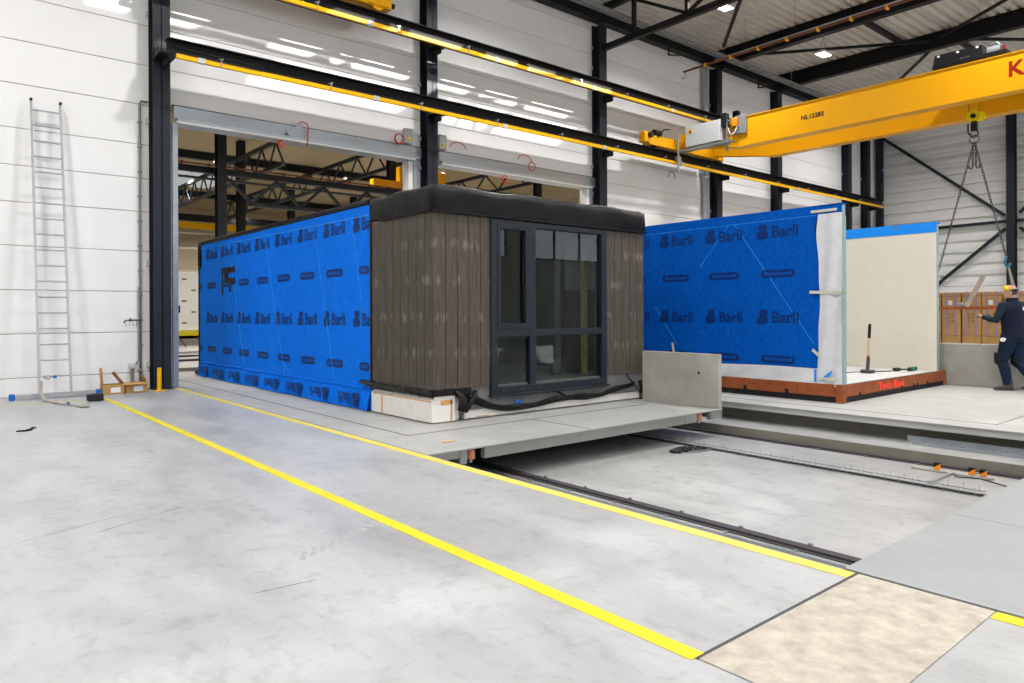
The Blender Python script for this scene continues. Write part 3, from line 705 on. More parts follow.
#@@PART2
# ------------------------------------------------------------------ prints on the membrane
ICON = [(-.105, 0), (.06, 0), (.095, .025), (.105, .07), (.09, .11), (.06, .13), (.085, .155), (.09, .20), (.065, .235), (-.05, .235), (-.065, .205), (-.06, .165), (-.05, .135), (-.105, .115)]
def logo(m, x, y, z, up=1, off=.004, s=1.0, word='Barli'):
    """icon and lettering read by somebody standing at -X; y is the icon's middle"""
    ux = -Y_ * up * s; uy = Z_ * up * s
    m.prism(ICON, (x - off, y, z), ux, uy, -X_, .001)
    m.text(word, Vector((x - off - .001, y, z + (.02 if up > 0 else -.02))) + ux * .16, ux, uy, .262, bold=.006, sx=1.0)
def pill(m, x, y, z, off=.004, L=.56, H=.125):
    n = 8; p = []
    for s_, c in ((1, L / 2 - H / 2), (-1, -(L / 2 - H / 2))):
        for k in range(n + 1):
            a = -PI / 2 + PI * k / n
            p.append((c + s_ * math.cos(a) * H / 2, s_ * math.sin(a) * H / 2))
    m.cur = 0; m.prism(p, (x - off, y, z), -Y_, Z_, -X_, .001)
    m.cur = 1; rr = random.Random(5)
    u = -L / 2 + .07
    while u < L / 2 - .08:
        w_ = rr.choice((.018, .03, .024)); h_ = rr.choice((.035, .05, .035))
        m.box(x - off - .003, x - off - .0015, y - u - w_, y - u, z - .022, z - .022 + h_); u += w_ + .012
    m.cur = 0

# ------------------------------------------------------------------ MODULE 1
X0, X1, YF, YB = 4.97, 9.05, 7.45, 16.95
YM = 9.05          # where boards end and membrane starts
MO = thing('prefabricated_module', 'prefab room module with blue membrane side, brown boards and a dark window', 'prefab module', (7, 12, .0))
m = MB()
m.box(5.02, 5.10, YF + .10, YB, .06, 2.93)                      # long side wall
m.box(8.93, 9.01, YF + .10, YB, .06, 2.93)                      # far long side
m.box(5.10, 8.93, YB - .1, YB, .06, 2.93)                       # rear
m.box(5.10, 8.93, YF + .1, YB - .1, .06, .40)                   # floor
m.box(5.10, 8.93, YF + .1, YB - .1, 2.70, 2.93)                 # roof slab
m.box(5.10, 5.95, YF + .1, YF + .2, .40, 2.70); m.box(8.10, 8.93, YF + .1, YF + .2, .40, 2.70)
m.build('carcass', 'fibre', MO)
# blue membrane with loose bottom flap
rnd = random.Random(3)
def flapx(u, v):
    y = YM - .02 + (YB - YM + .02) * u
    z = .30 * v
    fl = .045 + .02 * math.sin(y * 3.1) + .012 * math.sin(y * 7.7 + 1)
    return Vector((X0 - .004 - fl * (1 - v) ** 1.4 - .018 * max(0, math.sin(v * PI * 1.0)) * (.6 + .4 * math.sin(y * 5)), y, .012 + z))
m = MB()
m.box(X0, X0 + .045, YM - .02, YB, .30, 2.945, .004)
m.sheet(flapx, 120, 10)
m.tube([(X0 - .006, y, .315 + .006 * math.sin(y * 4)) for y in [YM + i * .2 for i in range(40)]], .018, 6)
m.box(X0 + .002, X0 + .04, YM - .02, YB, .02, .30)
mem = m.build('blue_membrane', 'blue', MO)
ysp = [16.35 - .985 * k for k in range(8)]
def prints(fn, par, part='printed_logo'):
    m = MB(); fn(m); m.build(part, ['ink', 'inkpale'], par)
for y in ysp:
    wd = 'Barli' if y > 9.6 else 'Ba'
    for z in (2.585, 1.20): prints(lambda m: logo(m, X0, y, z, word=wd), mem)
    for z in (2.02, .63):
        if y > 9.6: prints(lambda m: pill(m, X0, y - .27, z), mem)
        else: prints(lambda m: pill(m, X0, 9.22, z, L=.30), mem)
for y in [YM + .35 + .985 * k for k in range(8)]:
    prints(lambda m: logo(m, X0, y, .245, up=-1, off=.066, s=.86), mem)
for z in (2.02, .63): prints(lambda m: pill(m, X0, 16.83, z, L=.2), mem)
m = MB()
for ya, za, yb, zb in ((10.9, 2.82, 10.2, .45), (13.0, 2.75, 12.1, .35), (15.0, 2.9, 14.1, .4), (9.6, 2.8, 9.25, 1.4), (12.2, .55, 11.8, .34), (YM, 2.80, 16.9, 2.86)):
    m.bar((X0 - .003, ya, za), (X0 - .003, yb, zb), .012, .006, up=(1, 0, 0))
m.build('fold_creases', 'crease', mem)
m = MB()
m.box(X0 - .006, X0, 14.60, 15.42, 2.24, 2.36); m.box(X0 - .006, X0, 15.34, 15.42, 1.80, 2.24); m.box(X0 - .006, X0, 14.60, 15.25, 2.00, 2.13)
m.box(X0 - .006, X0, 15.0, 15.25, 2.13, 2.24); m.box(X0 - .006, X0, 14.85, 14.95, 1.85, 2.0)
m.build('black_tape_mark', 'black', mem)
m = MB()
m.box(X0 - .02, X0 + .5, YM, YB + .02, 2.95, 3.03, .02); m.box(X0 + .5, X1, YM, YB, 2.935, 3.0)
m.box(X0 - .015, X0 + .03, YB - .02, YB + .05, .10, 3.0, .01); m.box(X0 - .03, X0 + .02, YB - .16, YB + .03, 2.45, 2.96, .02)
m.cyl((X0 - .01, 16.95, .07), (X0 - .01, 17.1, .07), .06, 10)
m.build('roof_edge_cover', 'epdm', MO)
m = MB(); m.box(X0 - .012, X0 + .02, YM - .045, YM - .005, .36, 2.86, .004); m.build('corner_seal', 'blacksheet', MO)
# cladding boards
def boards(edges, fn, part):
    m = MB()
    for a, c in zip(edges, edges[1:]): fn(m, a, c)
    return m.build(part, 'board', MO)
es = [7.45 + k * (YM - .05 - 7.45) / 8 for k in range(9)]
boards(es, lambda m, a, c: m.box(X0, X0 + .024, a + .004, c - .004, .43, 2.69, .003), 'side_cladding')
ef = [4.97 + .004, 5.16, 5.345, 5.53, 5.72, 5.885]
er = [8.145, 8.34, 8.52, 8.70, 8.87, 9.045]
boards(ef, lambda m, a, c: m.box(a + .004, c - .004, YF, YF + .024, .43, 2.68, .003), 'front_cladding')
boards(er, lambda m, a, c: m.box(a + .004, c - .004, YF, YF + .024, .43, 2.66, .003), 'front_cladding')
m = MB(); m.box(X0 + .026, X0 + .05, YF + .026, YM, .40, 2.7); m.box(X0 + .05, 5.9, YF + .026, YF + .06, .40, 2.68); m.box(8.14, X1 - .01, YF + .026, YF + .06, .40, 2.68); m.box(X1 - .05, X1 - .012, YF + .03, YB, .1, 2.9)
m.build('backing_battens', 'black', MO)
# roof cap, soft rubber sheet
def cap():
    m = MB(); rings = []
    N = 40
    prof = [(0.0, .0, 2.705), (.0, -.02, 2.80), (.0, -.03, 2.92), (.0, .005, 2.99), (.0, .07, 3.03), (.0, .30, 3.045)]
    outl = []
    for k in range(N): outl.append((X0 - .01 + (X1 + .0 - X0) * k / N, YF - .03, 0, -1))
    for k in range(24): outl.append((X1 - .01, YF - .03 + (1.60) * k / 24, 1, 0))
    for k in range(N): outl.append((X1 - .01 - (X1 - X0) * k / N, YF + 1.57, 0, 1))
    for k in range(24): outl.append((X0 - .01, YF + 1.57 - 1.60 * k / 24, -1, 0))
    for j, (_, ins, z) in enumerate(prof):
        r = []
        for i, (x, y, nx, ny) in enumerate(outl):
            wob = .010 * math.sin(i * .7 + j) + .008 * math.sin(i * 1.9 + j * 2.0)
            if j in (0,): wob *= .2
            # corners stay rounded
            cx, cy = (X0 + X1) / 2, YF + .85
            xx = min(max(x - nx * 0, X0 - .012 + max(ins, -.02)), X1 - .005 - max(ins, -.02)) + nx * (-ins * .0 + wob)
            yy = min(max(y, YF - .03 + max(ins, -.01)), YF + 1.57 - max(ins, -.01)) + ny * wob
            if j == 2 or j == 1: xx += nx * .018; yy += ny * .018
            r.append(Vector((xx, yy, z + (.012 * math.sin(i * .45) if j >= 3 else 0))))
        rings.append(r)
    m.loft(rings)
    return m.build('roof_cover', 'epdm', MO)
cap()
m = MB()
m.box(X0 - .035, X1 + .02, YF - .045, YF + .02, 2.665, 2.70, .006); m.box(X0 - .035, X0 + .01, YF - .04, 8.72, 2.67, 2.70, .006)
m.build('edge_flashing', 'epdm', MO)
# window
WN = MB()
yf = YF - .035
WN.box(5.875, 5.985, yf, YF + .10, .30, 2.655, .006); WN.box(8.02, 8.135, yf, YF + .10, .30, 2.655, .006)
WN.box(5.985, 8.02, yf + .001, YF + .10, .30, .40, .006); WN.box(5.985, 8.02, yf + .001, YF + .10, 2.58, 2.655, .006)
WN.box(6.565, 6.675, yf + .002, YF + .10, .40, 2.58, .006); WN.box(5.985, 6.565, yf + .003, YF + .10, 1.07, 1.19, .006); WN.box(6.675, 8.02, yf + .003, YF + .10, 1.07, 1.165, .006)
WN.box(5.86, 8.15, yf - .03, YF + .02, .27, .302, .004)
win = WN.build('window_frame', 'anth', MO)
s_ = MB(); yq = yf - .012
for bx in ((5.975, 6.03, 1.185, 2.595), (6.475, 6.575, 1.185, 2.595)): s_.box(bx[0], bx[1], yq, YF + .03, bx[2], bx[3], .005)
s_.box(6.03, 6.475, yq + .001, YF + .03, 1.185, 1.255, .005); s_.box(6.03, 6.475, yq + .001, YF + .03, 2.53, 2.595, .005)
s_.build('opening_sash', 'anth', win)
s_ = MB(); s_.box(6.445, 6.465, yq + .03, yq + .06, 1.80, 2.0, .004); s_.build('sash_handle', 'black', win)
for x0, x1, z0, z1 in ((6.03, 6.475, 1.255, 2.53), (6.675, 8.02, 1.165, 2.58), (5.985, 6.565, .40, 1.07), (6.675, 8.02, .40, 1.07)):
    s_ = MB(); s_.box(x0, x1, YF + .02, YF + .03, z0, z1); s_.build('pane', 'glass', win)
for x in (6.08, 6.42, 6.75, 7.82):
    s_ = MB(); s_.cyl((x, yf - .002, .345), (x, yf + .002, .345), .011, 10); s_.build('screw_cap', 'fibre', win)
# inside seen through the glass
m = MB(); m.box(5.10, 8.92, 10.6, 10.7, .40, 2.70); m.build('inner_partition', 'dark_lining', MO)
m = MB(); m.box(8.89, 8.928, 7.7, 9.12, 1.80, 2.68); m.build('inner_board', 'white', MO)
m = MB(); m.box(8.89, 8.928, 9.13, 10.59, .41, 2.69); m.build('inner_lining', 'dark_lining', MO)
m = MB(); m.box(8.38, 8.46, 8.15, 8.22, .40, 2.4); m.box(8.36, 8.48, 8.13, 8.148, 2.1, 2.38); m.build('inner_post', 'wood', MO)
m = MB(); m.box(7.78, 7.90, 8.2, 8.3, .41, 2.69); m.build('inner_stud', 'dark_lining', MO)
# foundation edge
m = MB()
m.box(X0 - .005, X0 + .36, YF + .03, 9.02, .012, .30, .006); m.box(X0 + .02, 5.32, YF + .02, 9.0, .30, .35, .004)
m.box(5.33, 5.42, YF + .08, YF + .3, .012, .30, .01)
m.box(5.5, 9.0, YF + .06, YF + .3, .012, .13, .008)
m.build('insulation_block', 'foam', MO)
m = MB()
m.box(X0 - .0085, X0 - .0055, 8.70, 8.735, .02, .29); m.box(X0 - .0085, X0 - .0055, YF + .04, 8.95, .272, .288)
m.box(5.25, 5.275, YF + .026, YF + .0295, .02, .28); m.box(5.10, 5.28, YF + .026, YF + .0295, .23, .29); m.box(5.7, 5.9, YF + .056, YF + .0595, .02, .035)
m.build('foam_stain', 'stain', MO)
m = MB(); m.box(5.335, 5.40, YF + .0, YF + .06, .32, .42, .004); m.build('blue_tape', 'cap', MO)
m = MB()
rr = random.Random(11)
def sag(u, v):
    y = YF + 1.62 * u
    return Vector((X0 - .012 - .022 * math.sin(v * PI) - .008 * math.sin(u * 37), y, .345 + .075 * v + .01 * math.sin(u * 21)))
m.sheet(sag, 40, 4); m.box(X0 - .004, X0 + .02, YF + .01, YM, .33, .43); m.box(X0, 5.56, YF - .004, YF + .02, .345, .43)
m.tube([(X0 - .05, 9.25, .42), (X0 - .04, 9.0, .40), (X0 - .02, 8.7, .385), (X0 - .02, 8.2, .37), (X0 - .015, 7.5, .36)], [.03, .045, .035, .03, .02], 8)
m.tube([(5.3, YF - .01, .40), (5.42, YF - .03, .28), (5.36, YF - .05, .16), (5.44, YF - .04, .13), (5.55, YF - .03, .26), (5.62, YF - .02, .38)], [.03, .06, .05, .03, .04, .03], 8)
pts = []
def droop(x):
    t = (x - 5.5) / 3.5
    a = [.32, .19, .12, .115, .13, .165, .175, .15, .165, .22, .27, .31]
    u = min(max(t, 0), .999) * 11; i = int(u); return a[i] + (a[min(i + 1, 11)] - a[i]) * (u - i)
pts = [(5.5 + k * .117, YF - .01 - .02 * math.sin(k), max(.10, droop(5.5 + k * .117))) for k in range(29)]
m.tube(pts, [.026 + .012 * math.sin(k * 1.1) for k in range(29)], 8)
pts2 = [(p[0], YF + .02, p[2] - .035) for p in pts]; m.tube(pts2, .03, 6)
m.tube([(8.93, YF - .01, .30), (8.99, YF - .01, .18), (9.04, YF - .01, .06)], [.03, .035, .02], 6)
m.tube([(8.62, YF - .005, .44), (8.66, YF - .01, .36), (8.78, YF - .02, .25), (8.94, YF - .02, .10)], .01, 6)
m.tube([(7.1, YF - .002, .27), (7.3, YF - .01, .17), (7.35, YF - .02, .13)], .012, 5)
m.build('loose_black_foil', 'blacksheet', MO)
m = MB(); m.box(5.56, 9.03, YF + .022, YF + .055, .13, .43, .004); m.build('base_board', 'fibre', MO)
m = MB(); m.box(6.30, 6.42, YF - .012, YF - .006, .13, .20); m.build('blue_label', 'cap', MO)
m = MB()
for a, c in (((X0 - .06, 8.85, .50), (X0 - .03, 8.8, .36)), ((X0 - .05, 7.95, .55), (X0 - .02, 7.9, .36)), ((X0 - .10, 8.35, .30), (X0 - .02, 8.0, .5))): m.cyl(a, c, .004, 5)
for k in range(9): m.blob((X0 - .035, 8.75 - k * .13, .385 - k * .006 + .01 * (k % 2)), .02, .03, .012, 6, 4)
m.build('loose_wires', 'chain', MO)

# ------------------------------------------------------------------ PLATFORM 1
P1 = thing('transport_platform', 'low grey steel platform on rails carrying the blue and brown module', 'platform', (6.4, 12, -.2), 'rail platforms')
m = MB()
m.box(3.875, 8.94, 5.92, 18.3, -.014, .0)
m.build('deck_plate', 'platform', P1)
m = MB()
m.box(4.30, 4.315, 6.98, 18.28, .0, .0022); m.box(4.30, 8.55, 6.98, 6.995, .0, .0022); m.box(8.54, 8.555, 6.98, 7.4, .0, .0022); m.box(6.2, 6.21, 5.93, 6.98, .0, .0022)
m.build('deck_joints', 'joint', P1)
m = MB()
m.box(3.88, 4.275, 5.93, 5.99, -.09, -.015); m.box(4.28, 4.37, 5.925, 6.1, -.16, -.015, .004); m.box(4.60, 8.07, 5.93, 6.0, -.135, -.015, .003); m.box(8.075, 8.33, 5.925, 6.1, -.135, -.015, .003)
m.box(8.66, 8.94, 5.93, 6.0, -.135, -.015, .003); m.box(8.86, 8.94, 6.0, 18.28, -.135, -.015); m.box(3.88, 3.95, 6.0, 18.28, -.12, -.015)
m.box(6.02, 6.03, 5.925, 5.93, -.13, -.02)
m.build('edge_beam', 'fascia', P1)
m = MB(); m.box(3.96, 8.85, 6.3, 18.2, -.10, -.015); m.build('underframe', 'steelblack', P1)
for x in (4.465, 8.47):
    m = MB(); m.cyl((x, 6.0, -.13), (x, 6.0, -.03), .045, 14); r_ = m.build('buffer_roller', 'copper', P1)
    m = MB(); m.cyl((x, 6.0, -.17), (x, 6.0, -.131), .018, 10, .022); m.build('roller_pin', 'galv', r_)
for x in (5.14, 8.72):
    for y in (7.2, 11.5, 16.5):
        m = MB(); m.cyl((x - .04, y, -.22), (x + .04, y, -.22), .115, 18); m.build('track_wheel', 'steelblack', P1)
m = MB(); m.box(4.35, 4.5, 6.33, 6.36, .003, .014, .003); tag(m.build('wood_offcut', 'wood', origin=(4.4, 6.34, .003)), 'small wood offcut lying near the yellow line at the platform corner', 'offcut')
# standing concrete panel
CPn = thing('concrete_upstand', 'plain grey concrete panel standing on edge beside the brown cladding', 'panel', (8.9, 6.6, .001))
m = MB(); m.box(8.86, 8.935, 5.93, 7.33, .001, .785, .004); m.build('panel', 'concrete', CPn)
m = MB(); m.cyl((8.856, 6.27, .50), (8.8595, 6.27, .50), .022, 12); m.build('lifting_hole', 'black', CPn)

# ------------------------------------------------------------------ PLATFORM 2 and MODULE 2
P2 = thing('transport_platform', 'pale grey platform under the open module, where the worker stands', 'platform', (12.5, 7, -.1), 'rail platforms')
m = MB(); m.box(9.72, 15.31, 1.83, 13.4, -.012, .0); m.build('deck_plate', 'platform2', P2)
m = MB(); m.box(9.74, 9.80, 1.84, 13.38, -.095, -.013); m.box(9.80, 15.3, 1.84, 1.9, -.095, -.013); m.build('edge_beam', 'platform2', P2)
m = MB(); m.box(10.16, 10.172, 2.86, 13.3, 0, .0022); m.box(10.172, 14.6, 2.86, 2.872, 0, .0022); m.build('deck_joints', 'joint', P2)

M2 = thing('open_module', 'half-built module with blue wrapped wall, cream wall and red-brown base frame', 'prefab module', (12.7, 8, 0))
YE, YR = 5.03, 12.5
m = MB()
m.box(10.75, 14.90, YE, YE + .12, .09, .28, .004); m.box(10.75, 10.87, YE + .12, YR, .09, .28, .004); m.box(14.78, 14.90, YE + .12, YR, .09, .28, .004); m.box(10.87, 14.78, YR - .12, YR, .09, .28)
m.box(10.74, 10.86, YE - .01, YE + .1, .004, .285, .004); m.box(14.82, 14.91, YE - .01, YE + .1, .004, .285, .004)
fr = m.build('base_frame', 'rust', M2)
m = MB(); m.box(10.765, 14.88, YE + .01, YE + .11, .004, .10); m.box(10.765, 10.86, YE + .11, YR, .004, .10); m.box(14.79, 14.88, YE + .11, YR, .004, .10)
for y in (5.9, 6.65, 7.6): m.box(10.745, 10.77, y, y + .06, .08, .16, .004)
for x in (11.3, 12.9, 13.4, 13.55, 14.0): m.box(x, x + .07, YE - .006, YE + .02, .07, .135, .01)
m.build('bitumen_strip', 'bitumen', fr)
m = MB(); m.text('Twin Rod', (11.98, YE - .005, .125), (1, 0, .0), (0, 0, 1), .165, bold=.006, sx=1.55); m.build('spray_lettering', 'spray', fr)
m = MB()
for y, z in ((7.05, .24), (6.6, .2), (6.5, .2), (5.75, .19)): m.cyl((10.747, y, z), (10.7499, y, z), .012, 8)
m.build('bolt_holes', 'black', fr)
m = MB(); m.box(10.95, 14.66, YE + .02, YR - .02, .26, .285); m.build('floor_board', 'subfloor', M2)
m = MB(); m.box(10.80, 14.6, YE - .004, YE + .02, .281, .29); m.build('edge_profile', 'alu', M2)
wl = MB(); wl.box(10.80, 10.925, YE + .03, YR, .285, 3.03); wl.build('wall_core', 'studgreen', M2)
m = MB(); m.box(10.795, 10.93, YE + .022, YE + .03, .285, 2.86); m.build('green_edge', 'studgreen', M2)
m = MB(); m.box(10.785, 10.799, 5.40, YR, .50, 3.035, .002); m.box(10.786, 10.93, YE + .018, YR, 3.031, 3.05, .003); m.box(10.786, 10.799, YE + .02, 5.40, 2.90, 3.05)
bs = m.build('blue_membrane', 'blue_shaded', M2)
for y in (6.37, 7.375, 8.38, 9.38):
    for z in (2.60, 1.20): prints(lambda m: logo(m, 10.785, y, z), bs)
for y in (6.10, 7.11, 8.13, 9.13):
    for z in (2.02, .62): prints(lambda m: pill(m, 10.785, y, z, L=.60), bs)
prints(lambda m: m.prism(ICON, (10.781, 5.43, 2.62), -Y_ * .4, Z_, -X_, .001), bs)
m = MB()
for ya, za, yb, zb in ((6.9, 2.9, 5.5, .9), (8.6, 1.5, 8.1, .8), (5.45, 2.9, 8.8, 2.88), (7.6, 2.2, 7.0, 2.9)): m.bar((10.783, ya, za), (10.783, yb, zb), .010, .005, up=(1, 0, 0))
m.build('fold_creases', 'crease', bs)
def drape(u, v):
    y = YE + .01 + (.365 + .015 * math.sin(v * 9) + .008 * math.sin(v * 23)) * u
    z = .245 + 2.66 * v
    return Vector((10.762 - .012 * math.sin(u * 9 + v * 5) - .008 * math.sin(v * 17 + u * 6), y, z))
m = MB(); m.sheet(drape, 14, 60); m.sheet(lambda u, v: drape(u, v) + Vector((.004, 0, 0)), 14, 60)
def drape2(u, v):
    y = 5.38 + (9.6 - 5.38) * u
    return Vector((10.770 - .01 * math.sin(u * 31 + v * 4) - .012 * math.sin(u * 12), y, .27 + (.235 + .012 * math.sin(u * 9)) * v))
m.sheet(drape2, 80, 6)
pl = m.build('plastic_sheet', 'plastic', M2)
m = MB(); m.box(10.765, 10.782, 5.12, 5.53, 2.935, 2.975, .003); m.build('masking_tape', 'plastictape', M2)
m = MB(); m.bar((10.745, 5.05, 1.68), (10.745, 5.54, 1.70), .045, .006, up=(1, 0, 0)); m.build('masking_tape', 'plastictape', M2); m = MB()
m.bar((10.75, 5.50, .80), (10.75, 5.33, .66), .045, .006, up=(1, 0, 0)); m.build('masking_tape', 'plastictape', M2); m = MB(); m.bar((10.76, 8.19, .83), (10.76, 8.16, .66), .045, .006, up=(1, 0, 0)); m.build('masking_tape', 'plastictape', M2); m = MB(); m.box(10.738, 10.742, 5.08, 5.42, .34, .38)
m.build('masking_tape', 'plastictape', M2)
m = MB(); m.prism([(5.42, .34), (5.36, .36), (5.18, .50), (5.20, .44), (5.32, .33)], (10.745, 0, 0), Y_, Z_, -X_, .004); m.box(10.752, 10.758, 5.44, 5.475, .30, .50); m.build('blue_tape_scrap', 'bluetape', M2)
m = MB(); m.box(14.50, 14.515, YE + .01, YR, .285, 2.88, .002); m.build('gypsum_board', 'cream', M2)
m = MB(); m.box(14.517, 14.66, YE + .02, YR, .285, 3.02, .002); m.build('rear_wall_core', 'studgreen', M2)
m = MB(); m.box(14.492, 14.5, YE, 5.72, 2.86, 3.05, .002); m.box(14.492, 14.5, 5.78, YR, 2.86, 3.05, .002); m.box(14.492, 14.5, 5.72, 5.78, 2.86, 2.97); m.box(14.5, 14.68, YE, YR, 3.025, 3.05, .003)
m.build('blue_tape_band', 'bluetape', M2)
# tools on the floor board
SH = thing('sledgehammer', 'sledgehammer standing on its head before the cream wall', 'hammer', (13.1, 5.68, .285))
m = MB(); m.cyl((13.1, 5.68, .35), (13.06, 5.62, 1.16), .018, 10); m.build('handle', 'wood', SH)
m = MB(); m.cyl((13.072, 5.638, .92), (13.06, 5.62, 1.17), .026, 10); m.build('grip', 'black', SH)
m = MB(); m.box(13.02, 13.18, 5.58, 5.78, .287, .35, .012); m.cyl((13.1, 5.68, .35), (13.088, 5.66, .56), .03, 10); m.build('head', 'chain', SH)
m = MB(); m.cyl((13.0885, 5.661, .56), (13.086, 5.657, .60), .024, 10); m.build('red_band', 'redtext', SH)
DR = thing('cordless_tool', 'green and black cordless tool lying on the white floor board', 'power tool', (13.9, 5.6, .285))
m = MB(); m.cyl((13.78, 5.50, .325), (13.90, 5.46, .325), .035, 14); m.cyl((13.90, 5.46, .325), (14.06, 5.40, .32), .013, 8); m.build('motor_body', 'hub', DR)
m = MB(); m.box(14.13, 14.24, 5.30, 5.40, .288, .36, .015); m.build('battery_housing', 'green', DR)
m = MB(); m.box(14.05, 14.129, 5.31, 5.39, .289, .35, .015); m.box(14.262, 14.32, 5.30, 5.38, .292, .36, .012); m.build('guard', 'hub', DR)
m = MB(); m.box(14.241, 14.261, 5.31, 5.39, .29, .35, .008); m.build('red_ring', 'redtext', DR)
m = MB(); m.tube([(11.0, 5.9, .297), (12.0, 5.98, .297), (13.0, 5.92, .297), (13.72, 5.52, .30)], .009, 6); tag(m.build('black_cable', 'black'), 'thin black cable lying along the foot of the cream wall', 'cable')

# low concrete wall
m = MB(); m.box(15.02, 15.20, -1.0, 8.5, .002, .785, .01); tag(m.build('concrete_barrier', 'concrete'), 'long low grey concrete barrier behind the worker', 'barrier')
# cartons
ctop = ['brown carton with a small white label, first one right of the cream wall', 'brown carton behind the pale timber strip', 'brown carton with white label just left of the worker', 'brown carton behind the worker\'s head and shoulders',
        'brown carton right of the worker\'s head at the picture edge', 'brown carton hidden behind the cream wall end']
ys = [6.68, 6.21, 5.76, 5.28, 4.82, 7.15]
for i, y in enumerate(ys):
    t = thing('carton', ctop[i], 'carton', (21.0, y + .22, 0), 'tall brown cartons in a row behind the concrete barrier')
    m = MB(); m.box(20.9, 21.7, y + .012, y + .445, .75, 1.88, .012); m.build('box', 'card', t)
    m = MB(); m.box(20.893, 20.9, y + .012, y + .445, 1.775, 1.79); m.build('lid_line', 'cardin', t)
    for dy in (.13, .33):
        m = MB(); m.box(20.885, 20.892, y + dy - .018, y + dy + .018, .75, 1.885); m.build('strap', 'purple', t)
    if i in (0, 2, 4):
        m = MB(); m.box(20.886, 20.892, y + .20, y + .30, 1.55, 1.67); m.build('label', 'label' if i != 4 else 'muff', t)
    for z in (1.30, 1.22, 1.12):
        for a_, c_, o_ in ((.17, .22, 0), (.26, .30, -.02)): m = MB(); m.box(20.893, 20.899, y + a_, y + c_, z + o_, z + o_ + .03); m.build('print_mark', 'cardin', t)
    g = MB(); g.box(20.9, 21.7, y + .012, y + .445, .0, .745, .012); tag(g.build('carton', 'card'), 'lower brown carton under the ' + ctop[i].replace('brown carton ', 'one ').replace(' with a small white label, first one', '').replace('with white label ', ''), 'carton', 'lower row of brown cartons')
m = MB(); m.box(20.95, 21.6, 4.87, 7.55, 1.89, 1.98, .01); m.box(20.95, 21.6, 4.87, 7.55, 1.885, 1.9)

# ------------------------------------------------------------------ floor marks, plates
def slab(x0, x1, y0, y1, z0, z1, name, mt, label, cat, grp=None, c=.001):
    m = MB(); m.box(x0, x1, y0, y1, z0, z1, c); return tag(m.build(name, mt), label, cat, grp)
slab(2.385, 2.475, 1.73, 13.32, .0006, .003, 'floor_tape', 'tapeyellow', 'bright yellow floor tape running diagonally from the cartons to the plywood sheet', 'floor line')
slab(3.745, 3.845, 1.735, 14.3, .0006, .003, 'floor_tape', 'tapepale', 'paler yellow floor tape along the edge of the track pit', 'floor line')
slab(-8, 2.384, 13.30, 13.36, .0006, .003, 'floor_tape', 'tapepale', 'thin yellow floor tape in front of the ladder foot', 'floor line')
slab(3.745, 3.845, -5, 1.085, .0006, .003, 'floor_tape', 'tapeyellow', 'short yellow floor tape beyond the plywood, at the picture corner', 'floor line')
slab(2.415, 3.835, 1.09, 1.712, .0006, .006, 'plywood_sheet', 'osb', 'worn beige plywood sheet let into the floor at the end of the yellow tape', 'plywood')
slab(2.41, 3.84, 1.712, 1.735, .0005, .0025, 'floor_joint', 'joint', 'dark joint in the floor beside the plywood sheet', 'floor joint')
slab(3.838, 3.858, -5, 1.80, .0005, .0025, 'floor_joint', 'joint', 'dark joint between plywood sheet and steel chequer plate', 'floor joint')
slab(3.86, 5.44, 0.2, 1.80, .001, .008, 'chequer_plate', 'tread', 'grey steel chequer plate at the end of the track pit next to the plywood', 'steel plate', 'chequer plates')
slab(5.452, 7.05, 0.2, 1.80, .001, .008, 'chequer_plate', 'tread', 'second grey chequer plate, beyond the joint at the picture edge', 'steel plate', 'chequer plates')
slab(7.06, 8.66, 0.2, 1.80, .001, .008, 'chequer_plate', 'tread', 'farthest grey chequer plate outside the picture edge', 'steel plate', 'chequer plates')
# scratches and tyre prints are dirt on the floor
def scratch(x0, y0, x1, y1, w, label):
    m = MB(); d = Vector((x1 - x0, y1 - y0, 0)); n = Vector((-d.y, d.x, 0)).normalized() * w; rr = random.Random(int(x0 * 97)); N = 10
    a, c = [], []
    for k in range(N + 1):
        p = Vector((x0, y0, .0012)) + d * k / N; ww = n * (.25 + rr.random()) * (.2 if k in (0, N) else 1)
        a.append(p + ww); c.append(p - ww)
    vs = a + c; m._add(vs, [(k, k + 1, N + 2 + k, N + 1 + k) for k in range(N)])
    return tag(m.build('floor_scratch', 'scratch'), label, 'scratch')
M['scratch'] = mat('grey_scratch', (.22, .21, .21), .8, var=.3, scale=30)
M['smudge'] = mat('faint_tyre_mark', (.315, .32, .328), .7, var=.2, scale=30)
scratch(.39, 5.25, 1.55, 5.73, .004, 'long thin grey scratch in the floor, the farthest of three')
scratch(.81, 5.17, 1.52, 5.01 + .5, .006, 'grey scratch in the floor between the two other ones')
scratch(1.29, 3.56, 1.62, 3.53, .007, 'short dark scratch in the floor, the nearest of three')
m = MB()
for k in range(9):
    m.T = Matrix.Translation((1.72 + k * .075, 3.93 + k * .035, .0006)) @ Matrix.Rotation(1.1, 4, 'Z')
    m.box(-.075, -.01, -.014, .016, 0, .0003); m.box(.01, .075, -.02, .010, 0, .0003)
m.T = None
tag(m.build('tyre_print', 'smudge'), 'faint tyre print on the floor near the bright yellow tape', 'tyre mark')
m = MB(); m.tube([(.93, 10.3, .006), (1.02, 10.28, .006), (1.08, 10.32, .012), (1.1, 10.42, .02), (1.14, 10.44, .012)], [.012, .016, .02, .014, .008], 6)
tag(m.build('black_scrap', 'black'), 'small crumpled black scrap on the bare floor before the ladder', 'scrap')

